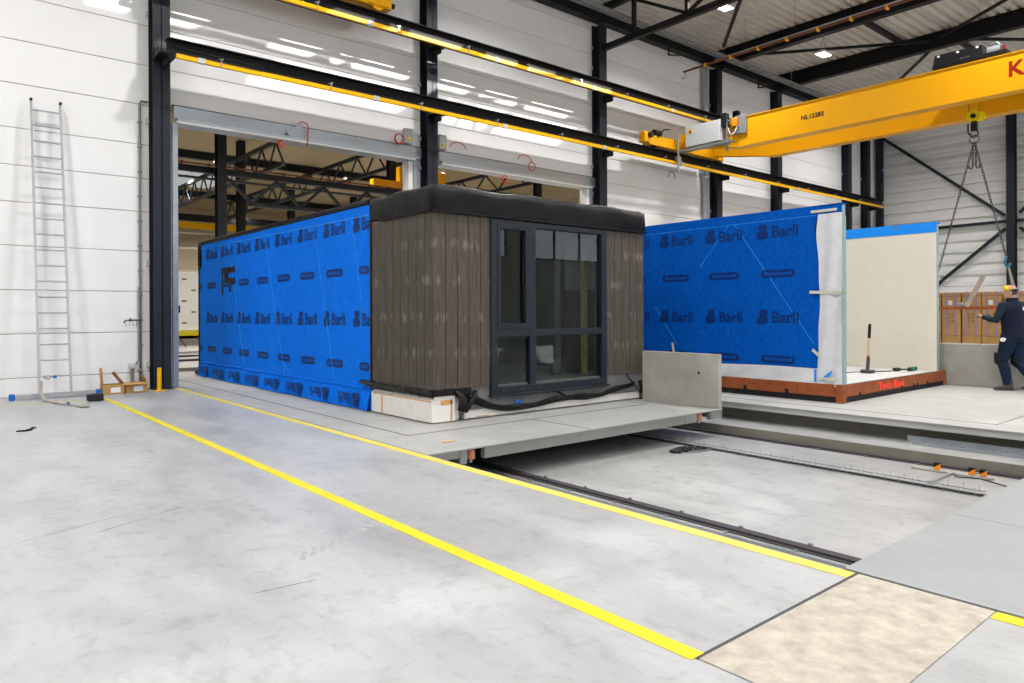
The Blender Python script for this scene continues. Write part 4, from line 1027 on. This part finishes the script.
# ------------------------------------------------------------------ pit equipment
def track(x, label):
    t = thing('track_rail', label, 'rail', (x, 10, -.4), 'rails in the pit')
    m = MB(); m.box(x - .045, x + .045, 1.83, 19.5, -.398, -.375, .004); m.box(x - .085, x + .085, 1.83, 19.5, -.399, -.392); m.build('rail', 'rail', t)
    for k in range(14):
        for a_, c_ in ((x - .125, x - .102), (x + .102, x + .125)):
            m = MB(); m.box(a_, c_, 2.1 + k * .6, 2.14 + k * .6, -.399, -.382, .006); m.build('rail_clip', 'conduit', t)
track(5.16, 'dark rail in the pit along the pale yellow line'); track(9.09, 'dark rail in the pit at the foot of the concrete kerb')
m = MB(); m.tube([(5.0, y, -.39 + .004 * math.sin(y * 5)) for y in [1.85 + k * .3 for k in range(30)]], .007, 5); tag(m.build('green_cable', 'greencable'), 'thin green cable in the pit beside the near rail', 'cable')
m = MB(); m.box(4.96, 4.975, 1.83, 19.4, -.399, -.375)
tag(m.build('edge_strip', 'alu'), 'narrow metal strip in the pit between green cable and pit edge', 'strip')
def wiretray(xa, ya, xb, yb, z, w, h, name, label, mt='mesh', step=.14, cables=2):
    t = thing(name, label, 'cable tray', ((xa + xb) / 2, (ya + yb) / 2, z))
    m = MB(); d = Vector((xb - xa, yb - ya, 0)); L = d.length; d.normalize(); n = Vector((-d.y, d.x, 0)); o = Vector((xa, ya, z))
    for s in (-w / 2, -w / 6, w / 6, w / 2): m.cyl(o + n * s + Z_ * .006, o + n * s + Z_ * .006 + d * L, .005, 4)
    for s in (-w / 2, w / 2):
        for hh in (h * .4,): m.cyl(o + n * s + Z_ * hh, o + n * s + Z_ * hh + d * L, .005, 4)
    k = 0
    while k * step <= L:
        p = o + d * k * step
        m.tube([p - n * w / 2 + Z_ * h, p - n * w / 2 + Z_ * .003, p + n * w / 2 + Z_ * .003, p + n * w / 2 + Z_ * h], .003, 4); k += 1
    m.build('wire_mesh', mt, t)
    m = MB()
    for c in range(cables):
        s = (-.3 + .3 * c) * w
        m.tube([o + n * (s + .004 * math.sin(i * 2.1 + c)) + Z_ * .014 + d * L * i / 30 for i in range(31)], .010, 6)
    m.build('cables', 'black', t)
    return t
wiretray(8.02, 7.3, 7.93, 2.35, -.4, .13, .085, 'wire_cable_tray', 'long wire mesh cable tray with black cables lying in the pit')
wiretray(7.98, 5.45, 7.55, 5.55, -.4, .12, .06, 'wire_cable_tray', 'short branch of wire mesh tray with loose cable ends in the pit', step=.12)
m = MB()
for k in range(4): m.tube([(7.95, 5.5 - .03 * k, -.375), (7.8, 5.62 - .03 * k, -.36), (7.6, 5.72 - .06 * k, -.37), (7.42, 5.70 - .05 * k, -.385), (7.38, 5.62, -.385)], .011, 6)
tag(m.build('cable_bundle', 'black'), 'loose dark cable bundle branching off the wire tray', 'cable')
t = thing('cable_channel', 'galvanised cable channel on the kerb below the pale platform', 'cable tray', (9.72, 2.8, -.28))
m = MB(); m.box(9.60, 9.605, 1.85, 3.62, -.279, -.24); m.box(9.605, 9.80, 1.85, 3.62, -.279, -.275); m.box(9.80, 9.805, 1.85, 3.75, -.279, -.20)
for k in range(12): m.box(9.60, 9.803, 1.9 + k * .15, 1.91 + k * .15, -.275, -.255)
m.build('channel', 'galv', t)
m = MB(); m.tube([(9.66 + .02 * math.sin(i * 1.3), 1.86 + i * .1, -.262) for i in range(17)], .009, 6); m.build('cable', 'mesh', t)
SB = thing('sensor_bar', 'flat grey bar with small orange sensors on the pit floor', 'sensor bar', (8.8, 2.9, -.4))
m = MB(); m.box(8.72, 8.79, 2.50, 3.30, -.399, -.375, .004); m.build('bar', 'concrete', SB)
m = MB(); m.bar((8.72, 2.89, -.385), (8.10, 2.88, -.385), .035, .02); m.build('cross_bracket', 'alu', SB)
for y in (3.04, 2.70, 2.59):
    m = MB(); m.box(8.73, 8.775, y - .028, y + .028, -.374, -.31, .006); s1 = m.build('sensor', 'orange', SB)
    k = MB(); k.prism([(.030, -.308), (-.030, -.308), (.030, -.350)], (8.728, y, 0), Y_, Z_, X_, .05); k.box(8.729, 8.777, y - .030, y + .030, -.309, -.296, .003); k.build('sensor_cap', 'black', s1)
m = MB(); m.tube([(8.69, 2.85, -.39), (8.6, 2.8, -.39), (8.68, 2.6, -.39), (8.6, 2.45, -.39), (8.5, 2.3, -.39)], .006, 5); tag(m.build('thin_cable', 'black'), 'thin black cable beside the sensor bar', 'cable')

# ------------------------------------------------------------------ left side: ladder, boxes, bollard
LD = thing('ladder', 'tall aluminium ladder with blue end caps leaning on the white wall', 'ladder', (1.85, 14.1, 0))
yb_, yt_ = 14.12, 14.48
for xb_, xt_ in ((1.60, 1.53), (2.05, 1.955)):
    m = MB(); m.bar((xb_, yb_, .07), (xt_, yt_, 5.02), .03, .07, up=(0, 1, 0)); r_ = m.build('side_rail', 'alu', LD)
    k = MB(); k.bar((xt_, yt_, 5.02), (xt_, yt_ + .002, 5.07), .036, .075, up=(0, 1, 0)); k.build('end_cap', 'black', r_)
for k in range(18):
    t_ = (.30 + k * .268) / 5.0
    z = .07 + 4.95 * t_; y = yb_ + (yt_ - yb_) * t_; xa = 1.60 - .07 * t_; xb2 = 2.05 - .095 * t_
    m = MB(); m.cyl((xa + .015, y, z), (xb2 - .015, y, z), .014, 8); m.build('rung', 'alu', LD)
m = MB(); m.box(1.24, 2.42, 14.02, 14.10, .015, .095, .006); bb = m.build('base_bar', 'alu', LD)
for x in (1.21, 2.44):
    k = MB(); k.box(x - .04, x + .04, 14.0, 14.12, .002, .105, .012); k.build('foot_cap', 'cap', bb)
m = MB(); m.tube([(1.64, 14.0, .36), (1.70, 13.97, .33), (1.76, 13.97, .37)], .014, 6); rt = m.build('ratchet', 'strap', LD); m = MB(); m.box(1.77, 1.82, 13.94, 14.0, .34, .385, .008); m.build('ratchet_knob', 'cap', rt)
m = MB()
sp = [(1.60, 13.96, .30), (1.58, 13.86, .14), (1.60, 13.6, .025), (1.66, 13.3, .012), (1.74, 13.0, .012), (1.84, 12.7, .012), (1.94, 12.45, .012)]
for a, c in zip(sp, sp[1:]): m.bar(a, c, .045, .012)
m.box(1.88, 2.02, 12.28, 12.50, .004, .03, .01); m.box(1.66, 1.72, 13.1, 13.25, .004, .03, .008)
tag(m.build('strap', 'strap'), 'grey lashing strap trailing over the floor from the ladder foot', 'strap')
m = MB(); m.box(1.80, 1.84, 12.78, 12.86, .02, .045, .006); tag(m.build('strap_buckle', 'cap'), 'small blue buckle on the strap lying on the floor', 'buckle')
m = MB(); m.box(2.13, 2.35, 13.08, 13.24, .002, .115, .012); tag(m.build('rubber_block', 'rubber'), 'black rubber block at the start of the bright yellow tape', 'block')
def openbox(x0, x1, y0, y1, h, label, flaps):
    t = thing('cardboard_box', label, 'cardboard box', ((x0 + x1) / 2, (y0 + y1) / 2, 0), 'open cardboard boxes by the wall')
    m = MB(); w = .008
    m.box(x0, x1, y0, y1, .002, .012); m.box(x0, x0 + w, y0, y1, .012, h); m.box(x1 - w, x1, y0, y1, .012, h); m.box(x0 + w, x1 - w, y0, y0 + w, .012, h); m.box(x0 + w, x1 - w, y1 - w, y1, .012, h)
    m.build('box', 'card', t)
    m = MB(); m.box(x0 + w, x1 - w, y0 + w, y1 - w, h - .07, h - .06); m.build('inside', 'cardin', t)
    for p0, p1, wd, up in flaps:
        m = MB(); m.bar(p0, p1, wd, .007, up=up); m.build('flap', 'card', t)
    m = MB(); m.box(x0 + .12, x0 + .27, y0 - .003, y0 - .0005, .03, .12); m.build('label', 'label', t)
openbox(2.50, 2.83, 13.98, 14.24, .17, 'open cardboard box with raised flaps, the one nearer the ladder', [((2.505, 14.1, .17), (2.49, 14.12, .46), .24, (1, 0, .1)), ((2.825, 14.1, .17), (2.68, 14.14, .38), .24, (1, 0, 0))])
openbox(2.86, 3.20, 13.98, 14.22, .18, 'open cardboard box beside the conduit, the one nearer the column', [((3.195, 14.1, .18), (3.14, 14.12, .30), .22, (1, 0, 0)), ((3.0, 13.985, .18), (3.0, 13.90, .16), .36, (0, 1, .3))])
BO = thing('bollard', 'short yellow steel bollard with base plate at the foot of the column', 'bollard', (3.42, 14.05, 0))
m = MB(); m.cyl((3.42, 14.06, .012), (3.42, 14.06, .42), .038, 16); m.build('post', 'cyellow', BO)
m = MB(); m.box(3.30, 3.54, 13.99, 14.13, .002, .014, .003); m.build('base_plate', 'cyellow', BO)
# conduits
t = thing('wall_conduit', 'grey conduit running up the white wall next to the column', 'conduit', (3.22, 14.55, 0))
m = MB(); m.tube([(3.22, 14.56, .02), (3.22, 14.56, 2.6), (3.22, 14.56, 5.30), (3.24, 14.56, 5.36), (3.36, 14.56, 5.36)], .022, 8); m.tube([(3.19, 14.56, 1.9), (3.19, 14.56, .55), (3.12, 14.56, .45)], .014, 6); m.build('conduit', 'conduit', t)
for k in range(11):
    m = MB(); m.box(3.185, 3.255, 14.53, 14.598, .35 + k * .46, .38 + k * .46, .004); m.build('conduit_clip', 'conduit', t)
m = MB(); m.box(3.03, 3.13, 14.50, 14.598, .40, .50, .012); so_ = tag(m.build('socket_box', 'grey'), 'small grey socket box low on the wall above a thick grey pipe', 'socket box')
m = MB(); m.cyl((3.08, 14.55, .002), (3.08, 14.55, .39), .03, 12); tag(m.build('thick_pipe', 'conduit'), 'short thick grey pipe rising from the floor to the socket box', 'pipe')
t = thing('wall_bracket', 'small metal bracket arm with thin wires on the white wall beside the conduit', 'bracket', (3.05, 14.4, 1.2))
m = MB(); m.tube([(3.22, 14.5, 1.29), (3.0, 14.42, 1.29), (2.93, 14.40, 1.28), (2.91, 14.40, 1.24)], .014, 6); m.cyl((3.02, 14.4, 1.26), (3.02, 14.4, 1.33), .012, 6); m.build('arm', 'chain', t)
m = MB()
for k in range(4): m.tube([(2.94 + k * .06, 14.42, 1.28), (2.96 + k * .055, 14.45, 1.18), (2.98 + k * .06, 14.48, 1.2 + .02 * k)], .003, 4)
m.build('thin_wires', 'chain', t)
# switch boxes, red cables on the door heads
for x, lab in ((9.0, 'grey door switch box with yellow knob left of the column between the doorways'), (9.98, 'grey door switch box with yellow knob right of the column between the doorways')):
    t = thing('switch_box', lab, 'switch box', (x, 14.5, 5.45), 'door switch boxes')
    m = MB(); m.box(x - .11, x + .11, 14.48, 14.598, 5.42, 5.78, .015); m.build('box', 'grey', t)
    m = MB(); m.cyl((x, 14.45, 5.52), (x, 14.479, 5.52), .045, 14); m.build('rotary_knob', 'muff', t)
def coil(pts_list, label):
    m = MB()
    for pts in pts_list: m.tube(pts, .012, 6)
    return tag(m.build('red_cable', 'red'), label, 'cable')
def circ(cx, cz, r, y=14.44, a0=0, a1=2 * PI, sx=1.0): return [(cx + sx * r * math.cos(a0 + (a1 - a0) * i / 18), y, cz + r * math.sin(a0 + (a1 - a0) * i / 18)) for i in range(19)]
coil([circ(8.70, 5.47, .12), circ(8.71, 5.48, .11)], 'red cable coil on the wall beside the left switch box')
coil([circ(6.35, 5.35, .12, a0=-.6, a1=3.2), [(6.45, 14.44, 5.28), (6.46, 14.44, 5.1), (6.42, 14.44, 4.98)]], 'red cable hanging over the middle of the first door head')
coil([circ(5.85, 4.93, .07, 14.42, sx=.8), circ(5.86, 4.92, .06, 14.42)], 'small red cable loop hanging below the first door head')
coil([circ(10.4, 5.45, .2, 14.44, .3, 2.9, 1.3)], 'red cable bow on the wall above the left end of the second door head')
coil([circ(12.6, 5.42, .22, 14.44, .2, 2.8, 1.2), circ(12.85, 5.36, .12, 14.43)], 'red cable tangle on the second door head')
coil([circ(11.9, 4.90, .10, 14.42), circ(11.9, 4.90, .09, 14.41)], 'red cable ring hanging below the second door head')
m = MB(); m.bar((6.0, 14.42, 5.16), (6.33, 14.42, 5.42), .07, .03, up=(0, 1, 0)); tag(m.build('tilted_bar', 'galv'), 'short tilted grey bar on the first door head by the red cable', 'bar')
m = MB(); m.blob((9.36, 14.2, 3.2), .05, .05, .05); m.cyl((9.36, 14.2, 3.2), (9.36, 14.26, 3.35), .02, 8)
tag(m.build('red_fitting', 'redtext'), 'small red fitting showing above the module roof by the column', 'fitting')

# ------------------------------------------------------------------ the hall beyond
def col2(x, y, w_, label, h=10.05):
    m = MB(); m.ibeam((x, y, 0), (x, y, h), w_, w_, .02, .014, up=(0, 1, 0)); return tag(m.build('steel_column', 'steel'), label, 'column', 'columns of the hall beyond')
c1 = col2(8.36, 26, .32, 'dark column of the hall beyond carrying the lattice runway'); c2 = col2(12.55, 36, .36, 'second dark column of the hall beyond, right behind the first'); col2(20.2, 48, .4, 'distant dark column of the hall beyond above the blue module side')
col2(16.0, 27.2, .32, 'dark column of the hall beyond hidden behind the module roof'); col2(24.6, 27.2, .32, 'dark column of the hall beyond seen through the second doorway'); col2(14.5, 60, .5, 'dark far column at the end wall of the hall beyond'); col2(25.0, 48, .4, 'distant dark column of the hall beyond right of the lattice runway')
t = thing('lattice_runway', 'dark lattice girder crossing the hall beyond behind the first doorway', 'lattice girder', (14, 26.3, 5.4))
for z, h, xs in ((6.50, .22, 2), (6.20, .06, 2), (5.42, .12, 9.4)):
    m = MB(); m.box(xs, 30.5, 26.22, 26.42, z - h / 2, z + h / 2); m.build('chord', 'steel', t)
x = 8.6; k = 0
while x < 30:
    xn = x + .95
    a, c = ((x, 26.3, 6.38), (xn, 26.3, 5.48)) if k % 2 == 0 else ((x, 26.3, 5.48), (xn, 26.3, 6.38))
    m = MB(); m.bar(a, c, .1, .1, up=(0, 1, 0)); m.build('lattice_bar', 'steel', t); x = xn; k += 1
m = MB(); m.box(2, 30.5, 25.9, 26.0, 6.6, 6.64, 0)
for k in range(30): m.box(2.5 + k * .9, 2.58 + k * .9, 25.88, 26.02, 6.57, 6.66)
tag(m.build('conductor_line', 'pipe'), 'thin reddish conductor line over the lattice girder', 'conductor line')
def truss2(x, y0, y1, zb, zt, label, n=9):
    t = thing('roof_truss', label, 'roof truss', (x, (y0 + y1) / 2, zb), 'roof trusses of the hall beyond')
    m = MB(); m.bar((x, y0, zb), (x, y1, zb), .16, .16); m.build('bottom_chord', 'steel', t)
    m = MB(); m.bar((x, y0, zt), (x, y1, zt), .18, .18); m.build('top_chord', 'steel', t)
    L = (y1 - y0) / n
    for k in range(n):
        a = y0 + k * L
        m = MB(); m.bar((x, a, zb), (x, a + L / 2, zt), .07, .07, up=(1, 0, 0)); m.bar((x, a + L / 2, zt), (x, a + L, zb), .07, .07, up=(1, 0, 0)); m.build('web_bars', 'steel', t)
truss2(12.3, 30, 54, 7.9, 9.0, 'lattice roof truss of the hall beyond left of its first column', 14)
truss2(17.8, 27, 54, 8.5, 9.55, 'lattice roof truss of the hall beyond meeting the middle of the lattice runway', 14)
truss2(26.0, 20, 54, 8.5, 9.55, 'lattice roof truss of the hall beyond seen through the second doorway', 14)
for y, lab in ((22, 'dark roof beam of the hall beyond nearest to the doorways'), (31, 'dark roof beam of the hall beyond over the lattice runway'), (40, 'dark roof beam of the hall beyond crossing behind its columns'), (53, 'distant dark roof beam of the hall beyond')):
    m = MB(); m.ibeam((-6, y, 9.88), (34, y, 9.88), .3, .42); tag(m.build('roof_beam', 'steel'), lab, 'roof beam', 'roof beams of the hall beyond')
m = MB(); m.box(11.9, 15.6, 45.6, 51.2, 10.06, 10.095, .01); sk = m.build('skylight', 'sky'); tag(sk, 'pale skylight in the roof of the hall beyond behind the left truss', 'skylight')
t = thing('crane_runway', 'yellow edged crane runway far away in the hall beyond', 'crane rail', (20, 56, 7.6))
m = MB(); m.box(4, 34.5, 56, 56.3, 8.35, 8.85); m.build('beam', 'steel', t)
m = MB(); m.box(4, 34.5, 55.8, 55.95, 7.75, 8.2); m.build('conductor_rail', 'cyellow', t)
m = MB(); m.box(4, 34.5, 55.8, 55.9, 7.35, 7.45); m.build('pipe', 'white', t)
m = MB(); m.box(2, 34.8, 60.5, 60.8, 4.0, 4.35); tag(m.build('wall_rail', 'steel'), 'dark horizontal rail on the end wall of the hall beyond', 'rail')
t = thing('bridge_crane', 'yellow crane end on the lattice runway showing above the module roof', 'crane', (16, 26.2, 6.62))
m = MB(); m.box(14.5, 18.2, 26.1, 26.4, 6.64, 6.96, .01); m.build('end_carriage', 'yellow', t)
m = MB(); m.box(15.75, 18.1, 26.1, 26.4, 6.965, 7.6, .01); m.build('girder', 'yellow', t)
for x in (15.9, 16.4):
    m = MB(); m.cyl((x, 26.06, 6.80), (x, 26.099, 6.80), .07, 12); m.build('red_buffer', 'redtext', t)
m = MB(); m.box(20.4, 21.5, 26.1, 26.4, 6.64, 6.9, .01); tag(m.build('yellow_carriage', 'yellow'), 'small yellow carriage seen low under the second door head', 'crane part')

# wrapped module and kerbs far behind the first doorway
t = thing('wrapped_module', 'white wrapped module with dark prints far behind the first doorway', 'prefab module', (10, 37, .3))
m = MB(); m.box(7.4, 11.9, 34.5, 41, .62, 3.3, .03); m.build('wrapping', 'white', t)
m = MB()
for i in range(5):
    for j in range(5):
        m.box(7.75 + i * .8 + (j % 2) * .4, 7.95 + i * .8 + (j % 2) * .4, 34.485, 34.498, .95 + j * .5, 1.02 + j * .5)
m.build('print_marks', 'fibre', t)
m = MB(); m.box(7.2, 12.0, 34.3, 41.2, .40, .61, .01); m.build('base_frame', 'tapeyellow', t)
m = MB()
for x in (8.0, 9.2, 10.4): m.box(x, x + .12, 35, 35.1, 3.31, 4.4)
m.box(7.6, 12, 34.9, 35.0, 3.31, 3.42); m.box(7.6, 12, 34.9, 35.0, 4.4, 4.5); m.build('timber_frame', 'cream', t)
slab(6.0, 12.2, 33.6, 42, .002, .27, 'transport_platform', 'olive', 'distant olive platform under the white wrapped module', 'platform', 'rail platforms', .01)
slab(5.5, 16, 26.6, 29.4, .002, .08, 'floor_kerb', 'platform2', 'low pale kerb across the floor of the hall beyond', 'kerb', None, .01)
slab(5.2, 16, 22.2, 22.5, .002, .06, 'track_rail', 'rail', 'dark rail crossing the floor of the hall beyond', 'rail', 'rails in the pit', .005)
slab(5.2, 16, 24.6, 24.8, .002, .05, 'track_rail', 'rail', 'second dark rail crossing the floor of the hall beyond, farther back', 'rail', 'rails in the pit', .005)
t = thing('tripod_stand', 'small dark tripod stand far behind the first doorway', 'tripod', (8.3, 31.5, 0))
m = MB(); m.cyl((8.3, 31.5, .5), (8.3, 31.5, 1.7), .03, 8); m.box(8.15, 8.45, 31.4, 31.6, 1.45, 1.75, .02); m.build('stand', 'black', t)
for a in (0, 2.1, 4.2):
    m = MB(); m.cyl((8.3, 31.5, .6), (8.3 + .4 * math.cos(a), 31.5 + .4 * math.sin(a), .01), .02, 6); m.build('leg', 'black', t)

# ------------------------------------------------------------------ the worker
def worker(loc, face):
    px, py = loc
    rot = Matrix.Translation((px, py, .002)) @ Matrix.Rotation(face, 4, 'Z')
    def ell(c, rx, ry, ax=None, n=16):
        """ring around c, perpendicular to ax, rx sideways, ry front to back"""
        c = Vector(c); ax = Vector(ax or (0, 0, 1)).normalized()
        side = Vector((1, 0, 0)); side = (side - ax * side.dot(ax)).normalized(); fr_ = ax.cross(side)
        return [c + side * rx * math.cos(2 * PI * k / n) + fr_ * ry * math.sin(2 * PI * k / n) for k in range(n)]
    def limb(m, pts, n=14):
        # pts: (pos, rx, ry)
        rings = []
        for i, (p, rx, ry) in enumerate(pts):
            d = Vector(pts[min(i + 1, len(pts) - 1)][0]) - Vector(pts[max(0, i - 1)][0]); rings.append(ell(p, rx, ry, d, n))
        m.loft(rings)
    # joints; +y is the way he faces, +x his right
    hipL, hipR = (-.09, .0, .93), (.09, .0, .93)
    kneeL, kneeR = (-.11, .12, .51), (.10, -.02, .50)
    ankL, ankR = (-.11, .02, .10), (.12, -.30, .13)
    shL, shR = (-.20, .03, 1.50), (.20, -.02, 1.49)
    elL, elR = (-.30, .10, 1.22), (.28, .08, 1.20)
    wrL, wrR = (-.24, .36, 1.29), (.20, .32, 1.26)
    torso = [((0, .0, .90), .165, .125), ((0, 0, .98), .175, .13), ((0, .0, 1.10), .165, .125), ((0, .02, 1.24), .175, .13), ((0, .02, 1.38), .195, .13), ((0, .01, 1.47), .185, .115), ((0, .01, 1.53), .115, .09), ((0, .02, 1.57), .062, .064), ((0, .03, 1.64), .058, .062)]
    def leg(m, h, k, a, g=0.0):
        h, k, a = map(Vector, (h, k, a)); m_ = h.lerp(k, .5); c = k.lerp(a, .35)
        limb(m, [(h + Vector((0, 0, .04)), .10 + g, .115 + g), (m_, .085 + g, .095 + g), (k, .06 + g, .068 + g), (c + Vector((0, -.015, 0)), .055 + g, .064 + g), (a, .040 + g, .046 + g)])
    def arm(m, s, e, w_, g=0.0):
        s, e, w_ = map(Vector, (s, e, w_))
        limb(m, [(s + Vector((0, 0, .02)), .055 + g, .06 + g), (s.lerp(e, .4), .05 + g, .052 + g), (e, .04 + g, .043 + g), (e.lerp(w_, .4), .038 + g, .038 + g), (w_, .026 + g, .028 + g)])
    def hand(m, w_, d, palm):
        w_ = Vector(w_); d = Vector(d).normalized(); pn = Vector(palm).normalized(); sd_ = d.cross(pn).normalized()
        limb(m, [(w_, .026, .024), (w_ + d * .05, .04, .018), (w_ + d * .09, .042, .016)])
        for i, (o, L) in enumerate(((-.032, .062), (-.011, .075), (.011, .070), (.031, .055))):
            b0 = w_ + d * .088 + sd_ * o; b1 = b0 + d * L * .5 + pn * .008; b2 = b1 + d * L * .25 + pn * L * .4; b3 = b2 + pn * L * .3 - d * .008
            m.tube([b0 - d * .02, b0, b1, b2, b3], [.009, .009, .0085, .008, .006], 7)
        t0 = w_ + d * .03 - sd_ * .035
        m.tube([t0, t0 - sd_ * .02 + d * .02 + pn * .01, t0 - sd_ * .022 + d * .05 + pn * .025, t0 - sd_ * .01 + d * .07 + pn * .035], [.012, .011, .0095, .007], 7)
    HT = rot @ Matrix.Translation((0, .02, 0)) @ Matrix.Rotation(.6, 4, 'Z') @ Matrix.Translation((0, -.02, 0))
    def head(m):
        m.T = HT
        hc = Vector((0, .045, 1.73))
        limb(m, [(hc + Vector((0, -.02, -.115)), .052, .06), (hc + Vector((0, .005, -.085)), .062, .078), (hc + Vector((0, .005, -.04)), .072, .092), (hc + Vector((0, -.005, .01)), .077, .099), (hc + Vector((0, -.008, .055)), .074, .096), (hc + Vector((0, -.012, .09)), .056, .075), (hc + Vector((0, -.014, .110)), .022, .03)], 18)
        m.blob(hc + Vector((0, .095, -.02)), .013, .022, .024, 8, 6); m.blob(hc + Vector((0, .075, -.085)), .03, .025, .02, 8, 6)
        for s in (-1, 1): m.blob(hc + Vector((s * .077, -.012, -.02)), .012, .02, .032, 8, 6)
        m.blob(hc + Vector((0, .085, .012)), .045, .014, .01, 8, 5); m.T = rot
    m = MB(); m.T = rot
    limb(m, torso, 20); leg(m, hipL, kneeL, ankL); leg(m, hipR, kneeR, ankR); arm(m, shL, elL, wrL); arm(m, shR, elR, wrR)
    hand(m, wrL, (.25, .9, .25), (.2, .2, -1)); hand(m, wrR, (.0, .9, .1), (-.3, .2, -1)); head(m)
    body = m.build('person', 'skin', origin=(px, py, .002), remesh=.0075, smooth_it=2)
    tag(body, 'worker in navy vest and dark blue trousers seen from behind, reaching forward', 'person')
    def part(fn, name, mt, remesh=.012, par=body, it=2):
        m = MB(); m.T = rot; fn(m); return m.build(name, mt, par, remesh=remesh, smooth_it=it)
    def vest(m):
        limb(m, [((0, -.01, .90), .205, .165), ((0, -.01, .97), .21, .168), ((0, 0, 1.10), .20, .16), ((0, .01, 1.24), .21, .165), ((0, .01, 1.38), .232, .165), ((0, .0, 1.46), .225, .15), ((0, .0, 1.525), .15, .12), ((0, .015, 1.56), .092, .095), ((0, .02, 1.615), .095, .10)], 22)
    vs = part(vest, 'vest', 'navy')
    def sleeves(m): arm(m, shL, elL, wrL, .017); arm(m, shR, elR, wrR, .017); m.blob(Vector(shL) - Vector((-.02, 0, .01)), .075, .08, .08); m.blob(Vector(shR) - Vector((.02, 0, .01)), .075, .08, .08)
    part(sleeves, 'sleeves', 'darkteal', .01)
    def trousers(m):
        limb(m, [((0, 0, .86), .18, .15), ((0, -.005, .94), .185, .155), ((0, 0, 1.0), .18, .145)], 20); leg(m, hipL, kneeL, ankL, .026); leg(m, hipR, kneeR, ankR, .026)
        for k_, s in ((kneeL, -1), (kneeR, 1)): m.blob((k_[0], k_[1] + .03, k_[2]), .075, .075, .10)
        m.blob((hipL[0] - .09, .03, .74), .035, .07, .09); m.blob((hipR[0] + .09, -.02, .74), .035, .07, .09)
    tro = part(trousers, 'trousers', 'workblue', .011)
    def pads(m):
        for k_ in (kneeL, kneeR): limb(m, [((k_[0], k_[1] + .02, k_[2] + .15), .096, .104), ((k_[0], k_[1] + .022, k_[2] + .06), .102, .108), ((k_[0], k_[1] + .018, k_[2] - .05), .092, .102)])
    part(pads, 'knee_patches', 'black', .011, tro)
    def kit(m): m.blob((-.21, .03, .90), .03, .05, .03); m.tube([(-.21, .08, .9), (-.24, .05, .87), (-.22, .0, .86)], .012, 6)
    part(kit, 'white_pouch', 'label', .006, tro)
    def boots(m):
        for a, yw in ((ankL, .75), (ankR, .55)):
            a = Vector(a); m.T = rot @ Matrix.Translation(a) @ Matrix.Rotation(yw, 4, 'Z') @ Matrix.Translation(-a)
            limb(m, [(a + Vector((0, -.01, .08)), .062, .068), (a + Vector((0, -.01, .0)), .06, .07), (a + Vector((0, -.0, -.055)), .055, .075)])
            z0 = a.z - .098
            rings = []
            for t_, w_, h_ in ((-.085, .034, .05), (-.06, .046, .10), (0, .05, .10), (.07, .05, .085), (.13, .054, .07), (.18, .048, .055), (.21, .025, .03)):
                c = a + Vector((0, t_, 0)); zc = z0 + h_ / 2
                rings.append([Vector((c.x + w_ * math.cos(2 * PI * k / 14), c.y, zc + h_ / 2 * math.sin(2 * PI * k / 14))) for k in range(14)])
            m.loft(rings); m.T = rot
    bo = part(boots, 'boots', 'boot', .009)
    def hairf(m):
        m.T = HT
        hc = Vector((0, .045, 1.73))
        limb(m, [(hc + Vector((0, -.035, -.06)), .068, .07), (hc + Vector((0, -.03, -.02)), .082, .083), (hc + Vector((0, -.026, .015)), .084, .088), (hc + Vector((0, -.03, .03)), .078, .082)], 18)
    part(hairf, 'hair', 'hair', .006)
    # forehead-worn yellow ear defenders with band over the back of the head
    mm = MB(); mm.T = HT
    hc = Vector((0, .045, 1.73))
    mm.tube([hc + Vector((.085 * math.cos(a), -.03 - .085 * math.sin(a) * 1.0, .03)) for a in [PI * k / 14 for k in range(15)]], .014, 6)
    band = mm.build('headband', 'black', body)
    for s in (-1, 1):
        mm = MB(); mm.T = HT; c = hc + Vector((s * .088, .055, .06)); mm.blob(c, .03, .042, .045, 14, 9); mm.build('ear_defender', 'muff', body)
    mm = MB(); mm.T = rot
    mm.box(.03, .13, -.1695, -.1655, 1.39, 1.43); mm.build('back_badge', 'vestlogo', vs)
    mm = MB(); mm.T = rot; mm.box(.0, .028, -.1705, -.1658, 1.40, 1.46); mm.build('badge_corner', 'label', vs)
    return body
# he faces (-.42, .91) in plan
worker((14.73, 3.90), math.atan2(.42, .91) - .75)

# ------------------------------------------------------------------ camera
f_px, yaw, roll, cy = 711.9, math.radians(49.965), math.radians(-.232), 312.56
cam = bpy.data.cameras.new('camera'); cam.sensor_width = 36; cam.lens = f_px / 1024 * 36; cam.shift_y = -(341.5 - cy) / 1024; cam.clip_end = 300
co = bpy.data.objects.new('camera', cam); C.objects.link(co)
right = Vector((math.sin(yaw), -math.cos(yaw), 0)); fwd = Vector((math.cos(yaw), math.sin(yaw), 0)); down = Vector((0, 0, -1))
cr_, sr_ = math.cos(roll), math.sin(roll)
r2 = right * cr_ - down * sr_; d2 = right * sr_ + down * cr_
co.matrix_world = Matrix(((r2.x, -d2.x, -fwd.x, 0), (r2.y, -d2.y, -fwd.y, 0), (r2.z, -d2.z, -fwd.z, 1.4), (0, 0, 0, 1)))
bpy.context.scene.camera = co
vs_ = bpy.context.scene.view_settings
vs_.view_transform = 'Standard'; vs_.look = 'None'; vs_.gamma = 1.0; vs_.use_curve_mapping = False; vs_.exposure = -1.66
